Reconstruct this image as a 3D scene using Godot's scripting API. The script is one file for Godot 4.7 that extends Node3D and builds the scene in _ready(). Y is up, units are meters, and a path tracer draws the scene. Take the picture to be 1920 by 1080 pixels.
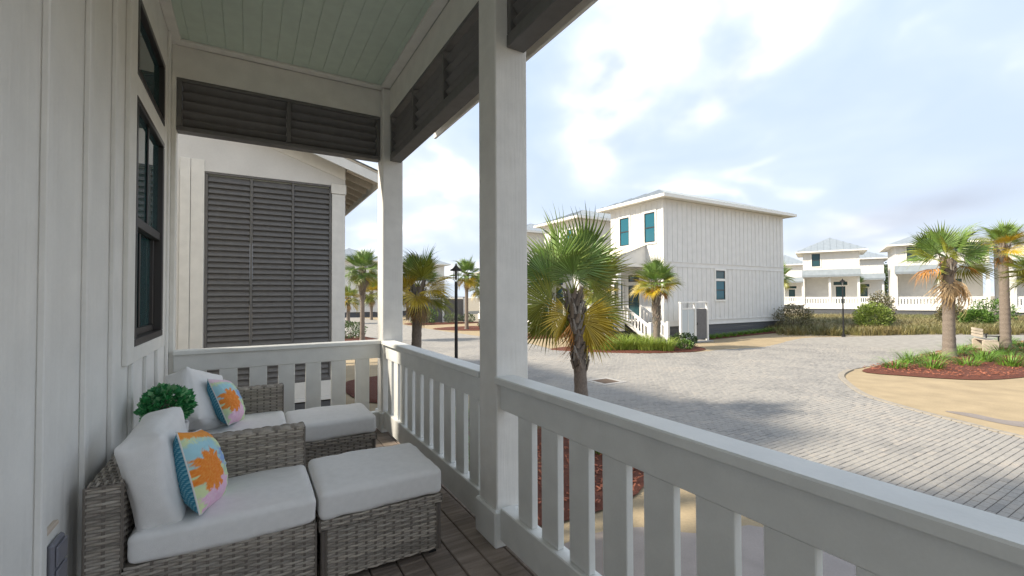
extends Node3D

# ------------------------------------------------------------------ mesh collector
class MB:
	var v := PackedVector3Array()
	var n := PackedVector3Array()
	var c := PackedColorArray()
	var col := Color(1, 1, 1)
	var colored := false
	func tri(a: Vector3, b: Vector3, d: Vector3, na: Vector3, nb: Vector3, nd: Vector3) -> void:
		# a, b, d run counter-clockwise seen from outside; stored clockwise
		v.append(a); v.append(d); v.append(b)
		n.append(na); n.append(nd); n.append(nb)
		if colored:
			c.append(col); c.append(col); c.append(col)
	func tri_out(a: Vector3, b: Vector3, d: Vector3, out: Vector3) -> void:
		var nn := (b - a).cross(d - a)
		if nn.length_squared() < 1e-16:
			return
		nn = nn.normalized()
		if nn.dot(out) < 0.0:
			nn = -nn
			tri(a, d, b, nn, nn, nn)
		else:
			tri(a, b, d, nn, nn, nn)
	func quad_out(a: Vector3, b: Vector3, d: Vector3, e: Vector3, out: Vector3) -> void:
		tri_out(a, b, d, out)
		tri_out(a, d, e, out)
	func box(ce: Vector3, s: Vector3, bev := 0.0, bas := Basis()) -> void:
		var h := s * 0.5
		var b: float = min(bev, min(h.x, min(h.y, h.z)) * 0.9)
		var p := []
		for i in 8:
			var sg := Vector3(1.0 if i & 1 else -1.0, 1.0 if i & 2 else -1.0, 1.0 if i & 4 else -1.0)
			p.append([
				ce + bas * (sg * Vector3(h.x, h.y - b, h.z - b)),
				ce + bas * (sg * Vector3(h.x - b, h.y, h.z - b)),
				ce + bas * (sg * Vector3(h.x - b, h.y - b, h.z))])
		for ax in 3:
			var u := (ax + 1) % 3
			var w := (ax + 2) % 3
			for s1 in 2:
				var base := (1 << ax) * s1
				var o := Vector3.ZERO
				o[ax] = 1.0 if s1 else -1.0
				var q := [base, base | (1 << u), base | (1 << u) | (1 << w), base | (1 << w)]
				quad_out(p[q[0]][ax], p[q[1]][ax], p[q[2]][ax], p[q[3]][ax], bas * o)
		if b <= 0.0:
			return
		for ax in 3:
			var u := (ax + 1) % 3
			var w := (ax + 2) % 3
			for k in 4:
				var base := 0
				var o := Vector3.ZERO
				if k & 1:
					base |= 1 << u
				if k & 2:
					base |= 1 << w
				o[u] = 1.0 if k & 1 else -1.0
				o[w] = 1.0 if k & 2 else -1.0
				var i0 := base
				var i1 := base | (1 << ax)
				quad_out(p[i0][u], p[i1][u], p[i1][w], p[i0][w], bas * o)
		for i in 8:
			var sg := Vector3(1.0 if i & 1 else -1.0, 1.0 if i & 2 else -1.0, 1.0 if i & 4 else -1.0)
			tri_out(p[i][0], p[i][1], p[i][2], bas * sg)
	func span(a: Vector3, b: Vector3, bev := 0.0) -> void:
		box((a + b) * 0.5, (b - a).abs(), bev)
	func tube(pts: Array, rad: Array, sides: int, cap := true) -> void:
		var up := Vector3(0.0, 0.0, 1.0)
		var rings := []
		var norms := []
		var m := pts.size()
		for i in m:
			var t: Vector3 = (pts[min(i + 1, m - 1)] - pts[max(i - 1, 0)]).normalized()
			if absf(t.dot(up)) > 0.95:
				up = Vector3(1.0, 0.0, 0.0)
			var s := t.cross(up).normalized()
			up = s.cross(t).normalized()
			var r := []
			var q := []
			for k in sides:
				var a := TAU * k / sides
				var d := s * cos(a) + up * sin(a)
				r.append(pts[i] + d * rad[i])
				q.append(d)
			rings.append(r)
			norms.append(q)
		for i in m - 1:
			for k in sides:
				var k2 := (k + 1) % sides
				var a: Vector3 = rings[i][k]
				var b: Vector3 = rings[i][k2]
				var d: Vector3 = rings[i + 1][k2]
				var e: Vector3 = rings[i + 1][k]
				if (b - a).cross(e - a).dot(norms[i][k]) > 0.0:
					tri(a, b, d, norms[i][k], norms[i][k2], norms[i + 1][k2])
					tri(a, d, e, norms[i][k], norms[i + 1][k2], norms[i + 1][k])
				else:
					tri(a, d, b, norms[i][k], norms[i + 1][k2], norms[i][k2])
					tri(a, e, d, norms[i][k], norms[i + 1][k], norms[i + 1][k2])
		if cap:
			for k in sides - 2:
				tri_out(rings[0][0], rings[0][k + 1], rings[0][k + 2], pts[0] - pts[1])
				tri_out(rings[m - 1][0], rings[m - 1][k + 1], rings[m - 1][k + 2], pts[m - 1] - pts[m - 2])
	func extrude(poly: PackedVector2Array, d0: float, d1: float, xf: Transform3D) -> void:
		# outline in the xy plane of xf, drawn out along its z
		var ids := Geometry2D.triangulate_polygon(poly)
		var zf := xf.basis.z
		for i in range(0, ids.size(), 3):
			var a := poly[ids[i]]
			var b := poly[ids[i + 1]]
			var d := poly[ids[i + 2]]
			tri_out(xf * Vector3(a.x, a.y, d1), xf * Vector3(b.x, b.y, d1), xf * Vector3(d.x, d.y, d1), zf)
			tri_out(xf * Vector3(a.x, a.y, d0), xf * Vector3(b.x, b.y, d0), xf * Vector3(d.x, d.y, d0), -zf)
		var cw := 1.0 if Geometry2D.is_polygon_clockwise(poly) else -1.0
		for i in poly.size():
			var a := poly[i]
			var b := poly[(i + 1) % poly.size()]
			var e := b - a
			var o := Vector3(-e.y * cw, e.x * cw, 0)
			quad_out(xf * Vector3(a.x, a.y, d0), xf * Vector3(b.x, b.y, d0), xf * Vector3(b.x, b.y, d1), xf * Vector3(a.x, a.y, d1), xf.basis * o)
	func mesh() -> ArrayMesh:
		var arr := []
		arr.resize(Mesh.ARRAY_MAX)
		arr[Mesh.ARRAY_VERTEX] = v
		arr[Mesh.ARRAY_NORMAL] = n
		if colored:
			arr[Mesh.ARRAY_COLOR] = c
		var am := ArrayMesh.new()
		am.add_surface_from_arrays(Mesh.PRIMITIVE_TRIANGLES, arr)
		return am

# ------------------------------------------------------------------ naming and placing
var M := {}
var used := {}
var rng := RandomNumberGenerator.new()

func numbered(called: String) -> String:
	if not used.has(called):
		used[called] = 0
		return called
	used[called] += 1
	return "%s_%03d" % [called, used[called]]

func tag(o: Node3D, label: String, category: String, group := "", kind := "") -> void:
	if label != "":
		o.set_meta("label", label)
	if category != "":
		o.set_meta("category", category)
	if group != "":
		o.set_meta("group", group)
	if kind != "":
		o.set_meta("kind", kind)

func thing(called: String, label: String, category: String, at := Vector3.ZERO, turn := 0.0, group := "") -> Node3D:
	var o := Node3D.new()
	o.name = numbered(called)
	add_child(o)
	o.position = at
	o.rotation.y = turn
	tag(o, label, category, group)
	return o

func part(parent: Node, called: String, me: Mesh, mt: Material, at := Vector3.ZERO, bas := Basis()) -> MeshInstance3D:
	var o := MeshInstance3D.new()
	o.mesh = me
	o.material_override = mt
	o.name = called
	o.transform = Transform3D(bas, at)
	parent.add_child(o, true)
	return o

var box_cache := {}
func box_mesh(s: Vector3, bev := 0.0) -> ArrayMesh:
	var key := "%.4f_%.4f_%.4f_%.4f" % [s.x, s.y, s.z, bev]
	if not box_cache.has(key):
		var b := MB.new()
		b.box(Vector3.ZERO, s, bev)
		box_cache[key] = b.mesh()
	return box_cache[key]

# a box part given by two corners
func bx(parent: Node, called: String, mt: Material, a: Vector3, b: Vector3, bev := 0.0) -> MeshInstance3D:
	return part(parent, called, box_mesh((b - a).abs(), bev), mt, (a + b) * 0.5)

func copy(o: Node3D, called: String, label: String, at: Vector3, turn := 0.0) -> Node3D:
	var d: Node3D = o.duplicate()
	d.name = numbered(called)
	add_child(d)
	d.position = at
	d.rotation.y = turn
	d.set_meta("label", label)
	return d

# ------------------------------------------------------------------ procedural materials
func noise_image(sd: int, freq: float, w: int, h: int, oct := 4) -> Image:
	var f := FastNoiseLite.new()
	f.seed = sd
	f.frequency = freq
	f.fractal_octaves = oct
	f.noise_type = FastNoiseLite.TYPE_SIMPLEX_SMOOTH
	return f.get_seamless_image(w, h)

# grey picture that runs from lo to hi, the noise stretched sx by sy
func grey_tex(sd: int, freq: float, lo: float, hi: float, stretch := Vector2i(1, 1), size := 512, mixfine := 0.3) -> ImageTexture:
	var a := noise_image(sd, freq, size / stretch.x, size / stretch.y)
	a.resize(size, size, Image.INTERPOLATE_CUBIC)
	var b := noise_image(sd + 7, 0.2, size, size, 2)
	a.convert(Image.FORMAT_L8)
	b.convert(Image.FORMAT_L8)
	var da := a.get_data()
	var db := b.get_data()
	var out := PackedByteArray()
	out.resize(da.size())
	for i in da.size():
		var t := (da[i] * (1.0 - mixfine) + db[i] * mixfine) / 255.0
		out[i] = int(clampf(lerpf(lo, hi, t), 0.0, 1.0) * 255.0)
	var im := Image.create_from_data(size, size, false, Image.FORMAT_L8, out)
	im.convert(Image.FORMAT_RGB8)
	im.generate_mipmaps()
	return ImageTexture.create_from_image(im)

func bump_tex(sd: int, freq: float, strength: float, stretch := Vector2i(1, 1), size := 512) -> ImageTexture:
	var a := noise_image(sd, freq, size / stretch.x, size / stretch.y)
	a.resize(size, size, Image.INTERPOLATE_CUBIC)
	a.convert(Image.FORMAT_RGBA8)
	a.bump_map_to_normal_map(strength)
	a.generate_mipmaps()
	return ImageTexture.create_from_image(a)

func mat(lin: Color, rough: float, tex: Texture2D = null, scale := 1.0, bump: Texture2D = null, bump_scale := 0.5) -> StandardMaterial3D:
	var m := StandardMaterial3D.new()
	m.albedo_color = lin.linear_to_srgb()
	m.roughness = rough
	if tex or bump:
		m.uv1_triplanar = true
		m.uv1_world_triplanar = true
		m.uv1_scale = Vector3.ONE * scale
	if tex:
		m.albedo_texture = tex
	if bump:
		m.normal_enabled = true
		m.normal_texture = bump
		m.normal_scale = bump_scale
	return m

func vmat(rough: float, back := 0.0, tex: Texture2D = null, scale := 1.0) -> StandardMaterial3D:
	var m := mat(Color(1, 1, 1), rough, tex, scale)
	m.vertex_color_use_as_albedo = true
	if back > 0.0:
		m.backlight_enabled = true
		m.backlight = Color(back, back, back)
	m.cull_mode = BaseMaterial3D.CULL_DISABLED
	return m

func make_materials() -> void:
	var paint := grey_tex(3, 0.012, 0.93, 1.0, Vector2i(1, 1), 512, 0.25)
	var grain_v := grey_tex(5, 0.05, 0.94, 1.0, Vector2i(1, 16), 512, 0.15)
	var grain_b := bump_tex(6, 0.09, 3.0, Vector2i(1, 16))
	var soft_b := bump_tex(8, 0.05, 1.5)
	M.white = mat(Color(0.86, 0.85, 0.81), 0.5, paint, 0.6, soft_b, 0.12)
	M.wall = mat(Color(0.88, 0.865, 0.82), 0.55, paint, 0.45, grain_b, 0.22)
	M.post = mat(Color(0.85, 0.835, 0.79), 0.5, paint, 0.9, grain_b, 0.14)
	M.rail = mat(Color(0.82, 0.83, 0.80), 0.42, paint, 0.8, soft_b, 0.15)
	M.trim = mat(Color(0.88, 0.86, 0.80), 0.5, paint, 0.7, soft_b, 0.12)
	M.mint = mat(Color(0.66, 0.77, 0.66), 0.45, paint, 0.9, soft_b, 0.12)
	M.louver = mat(Color(0.165, 0.16, 0.155), 0.5, grey_tex(11, 0.02, 0.85, 1.0), 0.8)
	M.bronze = mat(Color(0.045, 0.040, 0.038), 0.35)
	M.pane = mat(Color(0.014, 0.060, 0.065), 0.02)
	M.pane.metallic_specular = 0.8
	M.pane_teal = mat(Color(0.018, 0.115, 0.155), 0.06)
	M.pane_dark = mat(Color(0.025, 0.07, 0.08), 0.05)
	M.deck = []
	var dk := grey_tex(21, 0.03, 0.62, 1.0, Vector2i(16, 1), 512, 0.3)
	var dkb := bump_tex(22, 0.06, 4.0, Vector2i(16, 1))
	for k in 4:
		var dm := mat(Color(0.46, 0.375, 0.315) * (0.86 + 0.09 * k), 0.62, dk, 1.1, dkb, 0.5)
		dm.uv1_offset = Vector3(0.31 * k, 0.17 * k, 0.7 * k)
		M.deck.append(dm)
	M.metal_roof = mat(Color(0.31, 0.35, 0.38), 0.45, grey_tex(31, 0.01, 0.85, 1.0), 0.4)
	M.metal_roof.metallic = 0.15
	M.soffit_wood = mat(Color(0.74, 0.66, 0.54), 0.6, grain_v, 0.8)
	M.siding = mat(Color(0.78, 0.765, 0.73), 0.6, paint, 0.25)
	M.skirt = mat(Color(0.125, 0.13, 0.14), 0.7, grey_tex(33, 0.03, 0.8, 1.0), 0.5)
	M.grey_panel = mat(Color(0.17, 0.165, 0.165), 0.6, grey_tex(34, 0.02, 0.85, 1.0), 0.4)
	M.frost = mat(Color(0.55, 0.60, 0.61), 0.3)
	M.black_metal = mat(Color(0.018, 0.018, 0.02), 0.4)
	M.lamp_glass = mat(Color(0.20, 0.20, 0.19), 0.2)
	M.outlet = mat(Color(0.20, 0.20, 0.23), 0.35)
	M.outlet_wood = mat(Color(0.62, 0.52, 0.42), 0.6)
	var cloth_b := bump_tex(41, 0.35, 2.5)
	M.cushion = mat(Color(0.88, 0.87, 0.85), 0.85, grey_tex(42, 0.02, 0.95, 1.0), 2.0, cloth_b, 0.5)
	M.cushion.rim_enabled = true
	M.cushion.rim = 0.2
	M.piping = mat(Color(0.74, 0.735, 0.71), 0.85)
	M.print_cloth = vmat(0.8)
	M.wicker = vmat(0.55, 0.0, grey_tex(45, 0.08, 0.72, 1.0, Vector2i(4, 1)), 6.0)
	M.wicker_core = mat(Color(0.42, 0.375, 0.32), 0.8)
	M.pot = mat(Color(0.78, 0.77, 0.76), 0.4)
	M.leaf = vmat(0.5, 0.35)
	M.frond = vmat(0.42, 0.45)
	M.dead = vmat(0.8, 0.25)
	M.bark = mat(Color(0.38, 0.31, 0.25), 0.9, grey_tex(51, 0.06, 0.55, 1.0, Vector2i(1, 4), 512, 0.4), 1.6, bump_tex(52, 0.08, 6.0, Vector2i(1, 4)), 1.0)
	M.boot = vmat(0.85, 0.0, grey_tex(53, 0.08, 0.6, 1.0, Vector2i(4, 1)), 2.0)
	var conc := grey_tex(61, 0.010, 0.80, 1.0, Vector2i(1, 1), 512, 0.35)
	M.tan = mat(Color(0.42, 0.325, 0.195), 0.85, conc, 0.21, bump_tex(62, 0.2, 1.5), 0.2)
	M.tan_wet = mat(Color(0.30, 0.25, 0.22), 0.35, conc, 0.4)
	M.sand = mat(Color(0.42, 0.36, 0.26), 0.95, grey_tex(63, 0.02, 0.6, 1.0), 0.3)
	M.joint = mat(Color(0.26, 0.24, 0.215), 0.95, grey_tex(64, 0.05, 0.7, 1.0), 0.9)
	M.road = mat(Color(0.385, 0.36, 0.32), 0.85, grey_tex(65, 0.02, 0.72, 1.0, Vector2i(1, 1), 512, 0.4), 0.25, bump_tex(66, 0.15, 2.0), 0.3)
	M.paver = vmat(0.85, 0.0, grey_tex(67, 0.05, 0.78, 1.0, Vector2i(1, 1), 512, 0.45), 0.8)
	M.paver_tones = []
	for k in 6:
		var g: Color = [Color(0.30, 0.285, 0.262), Color(0.33, 0.312, 0.287), Color(0.355, 0.334, 0.304), Color(0.372, 0.35, 0.316), Color(0.392, 0.367, 0.33), Color(0.41, 0.375, 0.33)][k]
		M.paver_tones.append(mat(g, 0.85, M.paver.albedo_texture, 0.8))
	M.kerb = mat(Color(0.36, 0.32, 0.26), 0.85, conc, 0.9)
	M.mulch = mat(Color(0.38, 0.115, 0.062), 0.95, grey_tex(71, 0.12, 0.25, 1.0, Vector2i(1, 1), 512, 0.5), 1.3, bump_tex(72, 0.15, 9.0), 1.0)
	M.chip = vmat(0.95)
	M.grate = mat(Color(0.10, 0.07, 0.05), 0.7)
	M.concrete = mat(Color(0.45, 0.43, 0.40), 0.85, conc, 0.9)
	M.bench = mat(Color(0.55, 0.47, 0.37), 0.7)
	M.teal_paint = mat(Color(0.04, 0.38, 0.36), 0.5)

# ------------------------------------------------------------------ ground
func hgt(x: float) -> float:
	var t := clampf((x - 18.0) / 20.0, 0.0, 1.0)
	return 0.35 * t * t * (3.0 - 2.0 * t)

func sheet_mesh(poly: PackedVector2Array, off: float, cell := 2.0) -> ArrayMesh:
	# a flat polygon (x, z) cut into cells so that it follows the ground
	var b := MB.new()
	var lo := poly[0]
	var hi := poly[0]
	for p in poly:
		lo = lo.min(p)
		hi = hi.max(p)
	var x := lo.x
	while x < hi.x:
		var strip := PackedVector2Array([Vector2(x, lo.y - 1), Vector2(x + cell, lo.y - 1), Vector2(x + cell, hi.y + 1), Vector2(x, hi.y + 1)])
		for r in Geometry2D.intersect_polygons(poly, strip):
			var ids := Geometry2D.triangulate_polygon(r)
			for i in range(0, ids.size(), 3):
				var q := []
				for k in 3:
					var w: Vector2 = r[ids[i + k]]
					q.append(Vector3(w.x, hgt(w.x) + off, w.y))
				b.tri_out(q[0], q[1], q[2], Vector3.UP)
		x += cell
	return b.mesh()

func sheet(called: String, poly: PackedVector2Array, off: float, mt: Material, cell := 2.0) -> MeshInstance3D:
	var o := part(self, numbered(called), sheet_mesh(poly, off, cell), mt)
	o.set_meta("kind", "structure")
	return o

func smooth_poly(pts: PackedVector2Array, n := 4) -> PackedVector2Array:
	var out := PackedVector2Array()
	var m := pts.size()
	for i in m:
		for k in n:
			out.append(pts[i].cubic_interpolate(pts[(i + 1) % m], pts[(i + m - 1) % m], pts[(i + 2) % m], float(k) / n))
	return out

# a raised bed of mulch with a soft edge
func mulch_bed(called: String, poly: PackedVector2Array, rise: float) -> Node3D:
	var root := Node3D.new()
	root.name = numbered(called)
	add_child(root)
	root.set_meta("kind", "structure")
	var b := MB.new()
	var ctr := Vector2.ZERO
	for p in poly:
		ctr += p
	ctr /= poly.size()
	var f := FastNoiseLite.new()
	f.seed = 91
	f.frequency = 0.6
	var rings := [1.0, 0.93, 0.8, 0.6, 0.4, 0.2]
	var ups := [-0.02, 0.55, 0.8, 0.92, 1.0, 1.0]
	var g := []
	for k in rings.size():
		var row := []
		for p in poly:
			var w: Vector2 = ctr + (p - ctr) * rings[k]
			var y: float = hgt(w.x) + rise * ups[k] + (f.get_noise_2d(w.x * 3.0, w.y * 3.0) * 0.03 if k > 0 else 0.0)
			row.append(Vector3(w.x, y, w.y))
		g.append(row)
	var n := poly.size()
	for k in rings.size() - 1:
		for i in n:
			var j := (i + 1) % n
			b.quad_out(g[k][i], g[k][j], g[k + 1][j], g[k + 1][i], Vector3.UP)
	for i in n:
		b.tri_out(g[-1][i], g[-1][(i + 1) % n], Vector3(ctr.x, hgt(ctr.x) + rise, ctr.y), Vector3.UP)
	part(root, "mulch", b.mesh(), M.mulch)
	return root

func chip_mesh() -> ArrayMesh:
	var b := MB.new()
	b.box(Vector3.ZERO, Vector3(0.07, 0.012, 0.02), 0.003)
	return b.mesh()

func scatter_chips(parent: Node3D, poly: PackedVector2Array, rise: float, count: int) -> void:
	var mm := MultiMesh.new()
	mm.transform_format = MultiMesh.TRANSFORM_3D
	mm.use_colors = true
	mm.mesh = chip_mesh()
	var lo := poly[0]
	var hi := poly[0]
	for p in poly:
		lo = lo.min(p)
		hi = hi.max(p)
	mm.instance_count = count
	var i := 0
	while i < count:
		var w := Vector2(rng.randf_range(lo.x, hi.x), rng.randf_range(lo.y, hi.y))
		if not Geometry2D.is_point_in_polygon(w, poly):
			continue
		var bas := Basis.from_euler(Vector3(rng.randf_range(-0.4, 0.4), rng.randf() * TAU, rng.randf_range(-0.4, 0.4))).scaled(Vector3.ONE * rng.randf_range(0.5, 1.2))
		mm.set_instance_transform(i, Transform3D(bas, Vector3(w.x, hgt(w.x) + rise * 0.85 + rng.randf_range(0.0, 0.02), w.y)))
		var t := rng.randf_range(0.6, 1.35)
		mm.set_instance_color(i, Color(0.34 * t, 0.12 * t, 0.068 * t))
		i += 1
	var o := MultiMeshInstance3D.new()
	o.multimesh = mm
	o.material_override = M.chip
	o.name = "mulch_chips"
	o.set_meta("kind", "stuff")
	parent.add_child(o, true)

# ------------------------------------------------------------------ plants
var frond_meshes := {}
func frond_mesh(kind: String, variant: int) -> ArrayMesh:
	var key := kind + str(variant)
	if frond_meshes.has(key):
		return frond_meshes[key]
	var r := RandomNumberGenerator.new()
	r.seed = 100 + variant * 17 + kind.hash() % 1000
	var b := MB.new()
	b.colored = true
	# x points out of the crown, y up; petiole then a folded fan of segments
	var dead := kind == "dead"
	var base: Color = {"green": Color(0.14, 0.23, 0.05), "olive": Color(0.23, 0.25, 0.032), "yellow": Color(0.46, 0.33, 0.025), "dead": Color(0.60, 0.43, 0.24), "grey": Color(0.26, 0.21, 0.16), "orange": Color(0.46, 0.21, 0.05)}[kind]
	if kind == "grey" or kind == "orange":
		dead = true
	var pl := 0.50
	var stalk := base.lerp(Color(0.30, 0.30, 0.08), 0.6) if not dead else base
	b.col = stalk
	var sag := 0.10 if not dead else 0.25
	var pts := []
	var rad := []
	for i in 5:
		var t := i / 4.0
		pts.append(Vector3(pl * t, -sag * t * t, 0))
		rad.append(lerpf(0.018, 0.008, t))
	b.tube(pts, rad, 5, false)
	var hub: Vector3 = pts[4]
	var n := 36
	var spread := deg_to_rad(112.0) if not dead else deg_to_rad(62.0)
	for i in n:
		var u := (i + 0.5) / n * 2.0 - 1.0
		var ang := u * spread + r.randf_range(-0.02, 0.02)
		var ln := (0.92 - 0.26 * absf(u) * absf(u)) * r.randf_range(0.88, 1.08)
		if dead:
			ln = r.randf_range(0.45, 0.75)
		var costa := 0.24 * (1.0 - absf(u))
		var st := hub + Vector3(costa, -0.25 * costa * costa, 0)
		var wid := (2.0 * spread / n) * ln * 0.52 if not dead else 0.03
		var tone := r.randf_range(0.72, 1.22)
		var limp := r.randf() < 0.25
		var nseg := 6
		var prev_l := Vector3.ZERO
		var prev_r := Vector3.ZERO
		var prev_m := Vector3.ZERO
		for k in nseg + 1:
			var t := float(k) / nseg
			var a2 := ang * (1.0 - 0.10 * t)
			var d := Vector3(cos(a2), 0, sin(a2))
			var fold := 0.40 * absf(sin(ang)) * (0.6 + 0.4 * t)
			var droop: float = (0.06 + 0.30 * t) * t * ([0.35, 0.75, 1.2][variant % 3] if not dead else 1.4)
			if limp and t > 0.6:
				droop += (t - 0.6) * 0.9
			var p := st + d * ln * t
			p.y += ln * (fold * t - droop * t) + r.randf_range(-0.006, 0.006)
			if dead:
				p += Vector3(r.randf_range(-0.02, 0.02), -0.2 * t * t, r.randf_range(-0.03, 0.03))
			var w := wid * (0.16 + 1.84 * t if t < 0.5 else 1.08 * pow(1.0 - (t - 0.5) * 1.96, 1.25))
			var sd := Vector3(-sin(a2), 0, cos(a2)) * w * 0.5
			var l := p - sd + Vector3(0, w * 0.28, 0)
			var q := p + sd + Vector3(0, w * 0.28, 0)
			if k > 0:
				var cc := base * tone
				if not dead and kind != "yellow":
					cc = cc.lerp(Color(0.26, 0.25, 0.06) * tone, 0.45 * maxf(0.0, t - 0.55) * 2.0)
				b.col = cc
				b.quad_out(prev_l, prev_m, p, l, Vector3.UP)
				b.quad_out(prev_m, prev_r, q, p, Vector3.UP)
			prev_l = l
			prev_r = q
			prev_m = p
	frond_meshes[key] = b.mesh()
	return frond_meshes[key]

func trunk_mesh(height: float, r0: float, lean: Vector2, sd: int) -> Array:
	var r := RandomNumberGenerator.new()
	r.seed = sd
	var f := FastNoiseLite.new()
	f.seed = sd
	f.frequency = 3.0
	var st := SurfaceTool.new()
	st.begin(Mesh.PRIMITIVE_TRIANGLES)
	st.set_smooth_group(0)
	var rows := int(height / 0.06) + 2
	var sides := 14
	var g := []
	var mids := []
	for i in rows + 1:
		var t := float(i) / rows
		var y := height * t
		var mid := Vector3(lean.x * t * t, y, lean.y * t * t)
		mids.append(mid)
		var rr := r0 * (1.0 + 0.22 * exp(-y * 5.0) - 0.18 * t)
		rr *= 1.0 + 0.03 * sin(y * 32.0 + sin(y * 7.0))
		var row := []
		for k in sides:
			var a := TAU * k / sides
			var q := rr * (1.0 + 0.06 * f.get_noise_3d(cos(a), y * 2.0, sin(a)))
			row.append(mid + Vector3(cos(a) * q, 0, sin(a) * q))
		g.append(row)
	for i in rows:
		for k in sides:
			var k2 := (k + 1) % sides
			for p in [g[i][k], g[i][k2], g[i + 1][k2], g[i][k], g[i + 1][k2], g[i + 1][k]]:
				st.add_vertex(p)
	st.index()
	st.generate_normals()
	return [st.commit(), mids]

# old leaf bases that cross one another below the crown
func boots_mesh(height: float, r0: float, lean: Vector2, from: float, sd: int) -> ArrayMesh:
	var r := RandomNumberGenerator.new()
	r.seed = sd + 3
	var b := MB.new()
	b.colored = true
	var n := int((height - from) * 62.0) + 12
	for i in n:
		var t := float(i) / n
		var y := lerpf(from, height, t)
		var tt := y / height
		var a := i * 2.39996 + r.randf_range(-0.2, 0.2)
		var mid := Vector3(lean.x * tt * tt, y, lean.y * tt * tt)
		var d := Vector3(cos(a), 0, sin(a))
		var sd2 := Vector3(-sin(a), 0, cos(a))
		var tone := r.randf_range(0.65, 1.25)
		b.col = Color(0.34, 0.27, 0.21) * tone if r.randf() < 0.7 else Color(0.43, 0.385, 0.33) * tone
		var ln := r.randf_range(0.16, 0.30) * (0.75 + 0.5 * t)
		var flip := -1.0 if i % 2 else 1.0
		var prev := []
		for k in 4:
			var u := k / 3.0
			var w := lerpf(0.050, 0.020, u)
			var p := mid + d * (r0 * 0.86 + 0.02 + 0.025 * u + 0.04 * u * u * (0.3 + t)) + Vector3(0, ln * (u - 0.3), 0) + sd2 * flip * 0.05 * u
			var ring := [p - sd2 * w, p + d * 0.020, p + sd2 * w, p - d * 0.012]
			if k > 0:
				for j in 4:
					var j2 := (j + 1) % 4
					b.quad_out(prev[j], prev[j2], ring[j2], ring[j], (prev[j] + prev[j2]) * 0.5 - (prev[0] + prev[2]) * 0.5 + d * 0.001)
			prev = ring
		b.quad_out(prev[0], prev[1], prev[2], prev[3], Vector3.UP)
	return b.mesh()

func palm(at: Vector3, label: String, p: Dictionary) -> Node3D:
	var o := thing("sabal_palm", label, "palm tree", at, 0.0, "palm trees")
	var ht: float = p.h
	var r0: float = p.get("r", 0.13)
	var lean: Vector2 = p.get("lean", Vector2.ZERO)
	var sd: int = p.get("seed", 1)
	var sc: float = p.get("size", 1.0)
	var tr := trunk_mesh(ht, r0, lean, sd)
	part(o, "trunk", tr[0], M.bark)
	var bf: float = p.get("boots", ht * 0.6)
	if bf < ht:
		part(o, "leaf_bases", boots_mesh(ht, r0, lean, bf, sd), M.boot)
	var r := RandomNumberGenerator.new()
	r.seed = sd * 31 + 5
	var n: int = p.get("n", 26)
	var top := Vector3(lean.x, ht - 0.03, lean.y)
	var hi: float = p.get("hi", 82.0)
	var lo: float = p.get("lo", -50.0)
	var yel: float = p.get("yellow", 0.25)
	var dead_n: int = p.get("dead", 2)
	var az0: float = p.get("az", 0.0)
	if p.has("fronds"):
		n = 0
		var vi := 0
		for fr in p.fronds:
			# degrees round from az0, elevation, colour, scale, roll
			var bas := Basis(Vector3.UP, -(az0 + deg_to_rad(fr[0]))) * Basis(Vector3(0, 0, 1), deg_to_rad(fr[1])) * Basis(Vector3(1, 0, 0), deg_to_rad(fr[4]))
			var dry: bool = fr[2] == "dead" or fr[2] == "orange" or fr[2] == "grey"
			part(o, "dead_frond" if dry else "frond", frond_mesh(fr[2], vi % 3), M.dead if dry else M.frond, top, bas.scaled(Vector3.ONE * sc * fr[3]))
			vi += 1
	for i in n:
		var t := float(i) / (n - 1)
		var el := deg_to_rad(lerpf(hi, lo, pow(t, 0.9)) + r.randf_range(-7, 7))
		var az := az0 + i * 2.39996 + r.randf_range(-0.25, 0.25)
		var kind := "green"
		if t > 1.0 - yel:
			kind = "yellow" if r.randf() < 0.45 else "olive"
		elif t > 1.0 - yel * 1.7:
			kind = "olive" if r.randf() < 0.6 else "green"
		var roll := r.randf_range(-0.5, 0.5)
		var bas := Basis(Vector3.UP, -az) * Basis(Vector3(0, 0, 1), el) * Basis(Vector3(1, 0, 0), roll)
		var s := sc * r.randf_range(0.88, 1.1)
		part(o, "frond", frond_mesh(kind, i % 3), M.frond, top + Vector3(0, 0.05 * (1.0 - t), 0), bas.scaled(Vector3.ONE * s))
	for i in dead_n:
		var az: float = az0 + 0.9 + i * 2.3 + r.randf_range(-0.3, 0.3)
		if p.has("dead_az"):
			az = p.dead_az[i % p.dead_az.size()]
		var el := deg_to_rad(r.randf_range(-66, -50))
		if p.has("dead_el"):
			el = deg_to_rad(p.dead_el[i % p.dead_el.size()])
		var bas := Basis(Vector3.UP, -az) * Basis(Vector3(0, 0, 1), el)
		var dk := ["dead", "orange", "grey"]
		var dd: String = p.get("dead_kind", dk[i % 3])
		part(o, "dead_frond", frond_mesh(dd, i % 2), M.dead, top + Vector3(0, -0.04, 0), bas.scaled(Vector3.ONE * sc * 0.95))
	return o

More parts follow.
